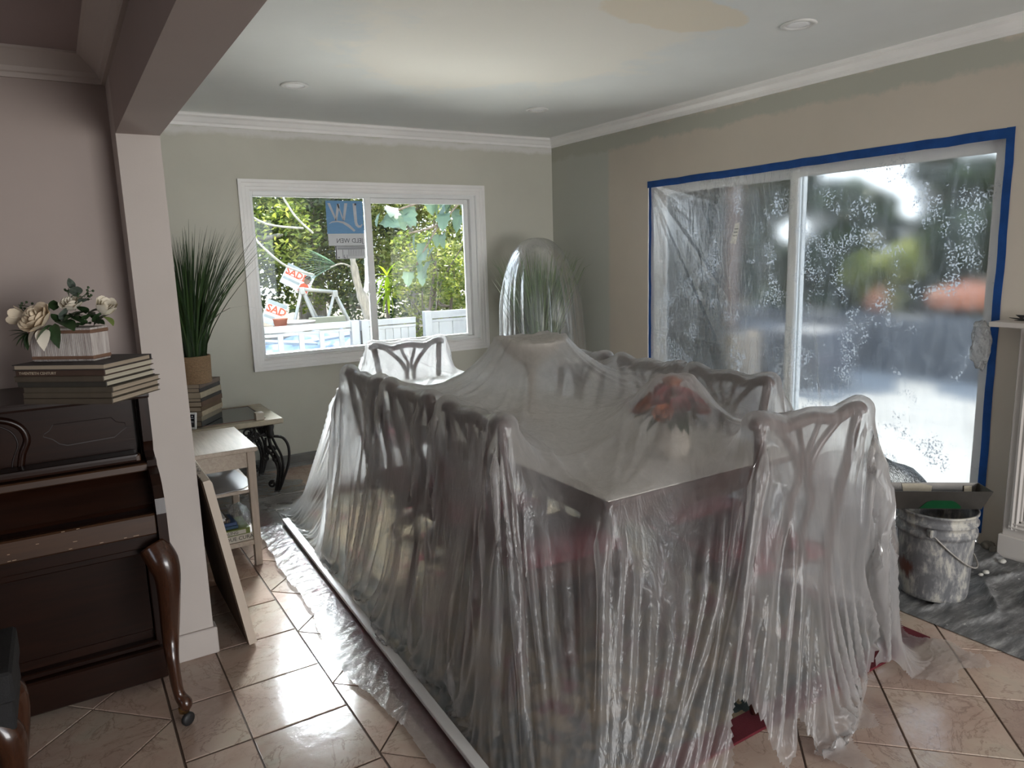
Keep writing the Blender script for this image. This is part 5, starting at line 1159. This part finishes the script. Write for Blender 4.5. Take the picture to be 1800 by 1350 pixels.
tree('thin branching sapling behind the gate', 5.35, 11.4, 2.2, cloud(4.9, 6.3, 11.1, 11.9, .9, 2.2, 10, .30, 7), 2200, .045, m_lv, 7, .035, .25, mb=m_bark2)
tree('twin stemmed sapling beside the tall fence panel', 6.1, 12.0, 2.3, cloud(5.7, 6.9, 11.6, 12.4, .9, 2.3, 10, .30, 8), 2200, .045, m_lv3, 8, .04, .2, mb=m_bark2)
# pale bare branch crossing the left pane
bm = B()
for P in ([(2.45, 11.0, 1.95), (2.62, 11.0, 1.72), (2.95, 11.0, 1.42), (3.35, 11.0, 1.28)], [(2.35, 11.2, 2.3), (2.75, 11.2, 2.05), (3.3, 11.2, 1.98)], [(2.95, 11.05, 2.5), (3.15, 11.05, 2.15), (3.4, 11.05, 1.9)]): tube(bm, smoothpts(P, 5), .016, 6)
tube(bm, smoothpts([(2.35, 11.2, 2.3), (2.2, 11.3, 1.2), (2.3, 11.3, GZ0)], 5), .03, 6)
tag(obj('bare_branch', bm, mat('pale bark', (.45, .42, .35), .9, var=.2, scale=20), smooth=True), 'pale bare branches crossing in front of the olive tree', 'branch')
# leaning grey palm trunk with one fan frond
pm = thing('palm', 'leaning grey palm trunk with a fan frond beside the sash rail', 'palm', (3.42, 9.0, GZ0))
part(pm, 'trunk', tube(B(), smoothpts([(3.52, 9, GZ0), (3.42, 9, .75), (3.30, 9, 1.15), (3.25, 9, 1.50)], 5), [.085] * 4 + [.075] * 5 + [.05] * 5 + [.035] * 2, 10), m_bark, True)
part(pm, 'pale_limb', tube(B(), smoothpts([(3.36, 9, 1.03), (3.42, 9, 1.16), (3.44, 9, 1.45), (3.44, 9, 1.85)], 5), .036, 8), mat('white bark', (.62, .60, .55), .9, var=.1), True)
m_fr = leafmat('silvery frond', [(0, (.14, .26, .15)), (1, (.30, .44, .32))], .4)
fr_ = part(pm, 'frond_stalk', tube(B(), smoothpts([(3.22, 9, 1.40), (3.08, 8.95, 1.44), (2.92, 8.9, 1.40)], 4), .010, 6), m_bark, True)
for k in range(15):
    a = -.75 + k * .082; obj('leaflet', leaf_bm(.55 - .012 * abs(k - 7), .030, .16, 5, B(), place((3.02, 8.93, 1.42), (-1, rr.uniform(-.25, .1), -a + .05))), m_fr, fr_, True)
m_fy = leafmat('sunlit fan leaf', [(0, (.30, .45, .02)), (1, (.48, .60, .05))], .6)
fy = thing('fan_palm', 'small bright yellow green fan palm low in the right window pane', 'palm', (4.75, 11.6, GZ0))
part(fy, 'stem', tube(B(), [(4.75, 11.6, GZ0), (4.75, 11.6, .95)], .03, 7), m_bark2, True)
for k in range(22):
    a = k / 22 * 2 * PI; part(fy, 'leaflet', leaf_bm(.36, .05, .5, 5, B(), place((4.75, 11.55, .95 + .25 * (k % 2)), (math.cos(a), -.4, math.sin(a) * .9))), m_fy, True)
# large-leaved branch hanging in front of the right pane
m_big = leafmat('big blue green leaf', [(0, (.055, .10, .065)), (.6, (.10, .16, .11)), (1, (.17, .24, .19))], .3)
bt = thing('fig_tree', 'tree with large blue green leaves hanging across the top of the right pane', 'tree', (5.6, 7.7, GZ0))
part(bt, 'trunk', tube(B(), smoothpts([(5.6, 7.7, GZ0), (5.55, 7.7, 1.2), (5.2, 7.65, 2.2), (4.6, 7.6, 2.4)], 5), [.09] * 6 + [.07] * 5 + [.04] * 4 + [.015], 8), m_bark2, True)
brs = [[(4.6, 7.6, 2.4), (4.1, 7.5, 2.15), (3.75, 7.5, 1.85), (3.35, 7.45, 1.75)], [(4.1, 7.5, 2.15), (3.7, 7.45, 2.12), (3.25, 7.45, 2.0), (3.08, 7.4, 1.9)], [(3.75, 7.5, 1.85), (3.55, 7.45, 1.6), (3.42, 7.45, 1.4)], [(4.6, 7.6, 2.4), (4.35, 7.6, 1.8), (4.27, 7.6, 1.35)]]
bm = B()
for P in brs: tube(bm, smoothpts(P, 5), .011, 6)
part(bt, 'twigs', bm, m_bark2, True)
rr = random.Random(17); spots = [p for P in brs for p in smoothpts(P, 4)]
def bigleaf(L, mt):
    bm = B(); pr = [(0, 0), (.10, .30), (.0, .42), (.22, .40), (.40, .52), (.50, .34), (.72, .30), (1, 0)]
    c = [bm.verts.new(mt @ Vector((x * L, 0, -.15 * L * x * x))) for x, _ in pr]
    for s in (-1, 1):
        e = [bm.verts.new(mt @ Vector((x * L, s * y * L * .85, -.15 * L * x * x + .12 * L * y))) for x, y in pr]
        for i in range(len(pr) - 1): 
            q = [c[i], c[i + 1], e[i + 1], e[i]]
            if i in (0,): q = [c[0], c[1], e[1]]
            if i == len(pr) - 2: q = [c[i], c[i + 1], e[i]]
            try: bm.faces.new(q)
            except ValueError: pass
    return bm
for k in range(52):
    p = Vector(rr.choice(spots)) + Vector((rr.uniform(-.1, .1), rr.uniform(-.12, .12), rr.uniform(-.08, .06)))
    part(bt, 'leaf', bigleaf(rr.uniform(.13, .23), place(p, (rr.uniform(-.7, .7), rr.uniform(-.6, .3), rr.uniform(-1.2, -.1)), rr.uniform(-1, 1))), m_big, False)
# white fence in three parts
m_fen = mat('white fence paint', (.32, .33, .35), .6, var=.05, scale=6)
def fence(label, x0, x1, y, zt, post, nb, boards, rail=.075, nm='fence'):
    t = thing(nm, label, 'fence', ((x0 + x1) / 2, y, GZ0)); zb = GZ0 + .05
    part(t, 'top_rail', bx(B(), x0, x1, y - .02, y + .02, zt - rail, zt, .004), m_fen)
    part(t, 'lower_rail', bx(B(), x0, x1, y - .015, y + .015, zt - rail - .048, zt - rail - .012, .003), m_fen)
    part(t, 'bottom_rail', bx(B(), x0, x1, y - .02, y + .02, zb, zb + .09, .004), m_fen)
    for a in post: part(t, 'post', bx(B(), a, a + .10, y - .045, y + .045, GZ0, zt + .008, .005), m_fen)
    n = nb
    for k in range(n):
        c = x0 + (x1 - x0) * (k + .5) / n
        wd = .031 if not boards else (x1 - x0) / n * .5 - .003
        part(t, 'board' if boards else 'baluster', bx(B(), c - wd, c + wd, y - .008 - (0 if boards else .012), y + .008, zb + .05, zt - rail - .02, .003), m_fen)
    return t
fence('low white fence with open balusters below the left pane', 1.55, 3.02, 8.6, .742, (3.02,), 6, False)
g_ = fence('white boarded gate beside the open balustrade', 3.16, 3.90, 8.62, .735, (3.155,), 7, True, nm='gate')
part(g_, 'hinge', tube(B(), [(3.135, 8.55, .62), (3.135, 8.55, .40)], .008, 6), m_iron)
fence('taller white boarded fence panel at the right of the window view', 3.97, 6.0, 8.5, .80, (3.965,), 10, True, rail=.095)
# tarps, board and pots in the yard behind the balustrade
m_tarp = mat('pale blue tarp', (.15, .22, .34), .45, var=.12, scale=6); m_tarp2 = mat('white blue sheet', (.26, .32, .40), .45, var=.08)
X, Y = np.meshgrid(np.linspace(2.0, 3.6, 60), np.linspace(9.0, 10.4, 60), indexing='ij')
tag(grid_obj('blue_tarp', np.stack([X, Y, GZ0 + .42 + .14 * (Y - 9) + .08 * np.sin(X * 3.1 + Y) + .05 * crinkle(X, Y, 3, 6, 5, 18)], 2), m_tarp), 'pale blue tarp over the yard clutter behind the balustrade', 'tarp')
for k, (x, y, z, a) in enumerate(((2.35, 9.3, .48, .1), (3.0, 9.5, .46, -.3))):
    tag(obj('plank', bx(B(), -.45, .45, -.08, .08, -.015, .015, .003, Matrix.Translation((x, y, z)) @ Euler((.1, .12 * (1 - 2 * k), a)).to_matrix().to_4x4()), m_tarp2), ('upper', 'lower')[k] + ' pale blue plank lying on the yard tarp', 'plank')
tag(obj('yellow_panel', bx(B(), 3.28, 3.86, 11.2, 11.24, GZ0 + .05, .62, .006), mat('pale yellow panel', (.30, .30, .21), .6, var=.05)), 'pale yellow panel standing behind the balustrade', 'panel')
wbn = lathe(B(), [(.001, 0), (.22, 0), (.30, .16), (.31, .18), (.28, .18), (.20, .03), (.001, .03)], 24, (3.0, 11.0, .42)); tag(obj('white_basin', wbn, mat('white basin', (.36, .33, .30), .5), smooth=True), 'white basin behind the balustrade under the swing', 'basin')
tag(obj('crate', bx(B(), 2.78, 3.08, 11.0, 11.3, GZ0, .42, .01), mat('brown crate', (.18, .11, .06), .8, var=.2)), 'brown crate under the white basin in the yard', 'crate')
tag(obj('flower_pot', lathe(B(), [(.001, 0), (.07, 0), (.10, .18), (.11, .2), (.09, .2), (.001, .15)], 16, (2.70, 10.65, .482)), mat('terracotta', (.28, .08, .04), .8), smooth=True), 'orange flower pot beside the lower yard sign', 'pot')
tag(obj('stone_ledge', bx(bx(B(), 2.6, 3.0, 10.45, 10.85, GZ0, .48, .01), 2.3, 2.6, 10.45, 10.85, GZ0, .30, .01), m_conc), 'low concrete ledge behind the balustrade carrying the orange pot', 'ledge')
# white swing frame
m_sw = mat('cream metal tube', (.46, .44, .39), .4, var=.04)
sw = thing('swing_frame', 'white A frame garden swing behind the fence', 'swing', (3.9, 12.1, GZ0))
A, Bp = Vector((3.43, 12.0, 1.04)), Vector((3.98, 12.0, .965))
part(sw, 'top_bar', tube(B(), [A, Bp], .030, 10), m_sw, True)
for p, q in ((A, (2.99, 11.8, GZ0)), (A, (3.90, 12.1, GZ0)), (A + Vector((.03, .05, -.02)), (4.17, 12.7, GZ0)), (Bp, (3.51, 11.8, GZ0)), (Bp, (4.50, 12.0, GZ0)), (Bp + Vector((0, .05, 0)), (4.62, 12.5, GZ0))):
    part(sw, 'leg', tube(B(), [p, q], .026, 8), m_sw, True)
for p in (A, Bp): part(sw, 'joint', bx(B(), p.x - .042, p.x + .042, p.y - .05, p.y + .05, p.z - .09, p.z + .03, .012), m_sw)
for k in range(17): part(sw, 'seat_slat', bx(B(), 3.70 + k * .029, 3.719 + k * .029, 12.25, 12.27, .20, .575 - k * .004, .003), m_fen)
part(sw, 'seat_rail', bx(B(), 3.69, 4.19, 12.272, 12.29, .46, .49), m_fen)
# campaign style yard signs
m_sgn = mat('white sign board', (.66, .68, .66), .5, var=.03); m_so = mat('orange red print', (.72, .10, .035), .6, var=.05); m_sg = mat('grey print', (.36, .40, .39), .6); m_skin = mat('brown print', (.20, .10, .06), .6)
def sign(label, c, rz, ry, word, wd, hg, portrait, post):
    M0 = Matrix.Translation(c) @ Euler((0, ry, rz)).to_matrix().to_4x4(); t = thing('yard_sign', label, 'sign', (c[0], c[1], GZ0))
    def add(nm, bm, mm): bm.transform(M0); return part(t, nm, bm, mm)
    add('board', bx(B(), -wd / 2, wd / 2, 0, .006, -hg / 2, hg / 2), m_sgn)
    add('orange_band', bx(B(), -wd / 2 + .015, wd / 2 - .015, -.002, 0, -.005, .004), m_so); add('grey_band', bx(bx(B(), -wd / 2, wd / 2, -.002, 0, hg / 2 - .06, hg / 2), -wd / 2 + .02, wd * .12, -.002, 0, -hg * .26, -hg * .14), m_sg)
    o = text('lettering', word, hg * .42, m_so, M0 @ Vector((-wd / 2 + .02, -.002, hg * .02)), M0.to_3x3() @ Vector((1, 0, 0)), M0.to_3x3() @ Vector((0, 0, 1)), sx=1.05, bold=.004)
    adopt(o, t)
    if portrait:
        add('printed_bust', prism(B(), [(wd * .14, -hg / 2), (wd * .48, -hg / 2), (wd * .46, -.06), (wd * .38, -.02), (wd * .24, -.02), (wd * .16, -.06)], (0, -.003, 0), (1, 0, 0), (0, 0, 1), (0, .002, 0)), m_so)
        add('printed_head', prism(B(), [(wd * .31 + .055 * math.cos(a), .045 + .07 * math.sin(a)) for a in [k * PI / 8 for k in range(16)]], (0, -.005, 0), (1, 0, 0), (0, 0, 1), (0, .002, 0)), m_skin)
        add('printed_hair', prism(B(), [(wd * .31 + .062 * math.cos(a), .06 + .07 * math.sin(a)) for a in [k * PI / 10 for k in range(11)]], (0, -.006, 0), (1, 0, 0), (0, 0, 1), (0, .001, 0)), m_line)
    part(t, 'stake', tube(B(), [M0 @ Vector((0, .02, 0)), post], .012, 6), m_bark2)
sign('white yard sign with orange SADE lettering and a printed portrait above the swing bar', (3.52, 12.5, 1.20), -.1, .50, 'SADE', .50, .36, True, (3.58, 12.55, GZ0))
sign('tilted white yard sign with orange SAD lettering low at the left of the window', (2.78, 11.3, .72), -.1, .42, 'SAD', .30, .36, False, (2.72, 11.32, GZ0))
# what the door film blurs: clipped trees, awnings, a low dark wall, a hanging red cloth
m_lv4 = leafmat('dark garden leaves', [(0, (.012, .028, .012)), (.6, (.035, .065, .025)), (1, (.10, .14, .04))], .35)  # dark greens, one random tone per leaf
tree('dark garden tree beyond the sliding door, left part', 9.6, 8.6, 4.6, cloud(8.8, 10.8, 6.3, 10.8, .3, 3.7, 60, .46, 11), 17000, .13, m_lv4, 11, .13)
tree('dark garden tree beyond the sliding door, middle part', 10.4, 5.6, 4.0, cloud(9.8, 11.2, 4.2, 6.9, .5, 3.5, 42, .38, 12), 11000, .12, m_lv4, 12, .12)
tree('thin sunlit tree beyond the sliding door, right part', 11.2, 4.4, 4.0, cloud(10.6, 11.8, 1.6, 5.4, .5, 3.7, 40, .36, 13), 8000, .12, m_lv4, 13, .09)
tree('yellow green shrub beyond the sliding door', 9.3, 5.75, 1.4, cloud(9.0, 9.6, 5.2, 6.2, .7, 1.35, 8, .25, 14), 2400, .06, m_lv3, 14, .04, cat='shrub')
tree('long low hedge behind the garden wall beyond the sliding door', 12.5, 6.5, 1.6, cloud(12.2, 13.0, .5, 13, -.1, 1.5, 60, .42, 19), 12000, .10, m_lv4, 19, .05, cat='hedge')
m_aw = mat('orange canvas', (.42, .15, .075), .7, var=.08)
for k, (y, z, s, lab) in enumerate(((4.50, .88, .42, 'large blurred orange canopy seen through the right door film'), (5.62, .80, .16, 'small blurred orange canopy seen through the door film'), (3.65, .90, .36, 'blurred orange canopy nearest the right door jamb'))):
    c = thing('orange_canopy', lab, 'canopy', (9.0, y, -.06)); obj('canvas', lathe(B(), [(.02, .20), (s * .5, .14), (s, .04), (s, -.10), (s * .98, -.10), (s * .96, .03), (.02, .17)], 12, (0, 0, z)), m_aw, c); obj('pole', tube(B(), [(0, 0, 0), (0, 0, z + .16)], .025, 8), m_bark2, c)
tag(box('garden_wall', 8.2, 8.45, 2.2, 11.0, -.06, .62, mat('dark grey wall', (.10, .105, .115), .8, var=.2, scale=3)), 'low dark wall beyond the patio', 'wall')
tag(box('fence_screen', 6.4, 6.5, 5.75, 7.4, -.06, 2.6, wood('brown fence boards', (.20, .135, .11), (.31, .215, .175), .8, 2, 3)), 'brown board screen outside the left of the sliding door', 'screen')
tag(box('patio_pillar', 6.25, 6.40, 5.85, 6.05, -.06, 2.7, mat('tan pillar', (.36, .32, .28), .8)), 'tan post in front of the brown board screen', 'post')
rc = thing('red_cloth', 'red hanging cloth outside the left of the sliding door', 'cloth', (5.95, 5.95, -.06))
part(rc, 'cloth', prism(B(), [(0, 1.75), (.06, 1.9), (.12, 1.2), (.42, 1.08), (.42, .95), (.02, .98)], (5.9, 5.85, 0), (0, 1, 0), (0, 0, 1), (.04, 0, 0)), mat('red cloth', (.45, .03, .05), .8)); part(rc, 'pole', tube(B(), [(5.96, 5.90, -.06), (5.96, 5.90, 1.95)], .018, 7), m_bark2)
tag(box('grill_box', 6.6, 7.2, 4.75, 6.3, -.06, .58, mat('slate grey cover', (.075, .08, .095), .6, var=.15), bev=.04, seg=3), 'dark covered patio box outside the sliding door', 'patio box')
tag(box('planter_wall', 5.6, 5.9, 4.9, 5.8, -.06, .62, mat('tan stone', (.27, .215, .165), .8, var=.15)), 'tan stone planter outside the left of the sliding door', 'planter')
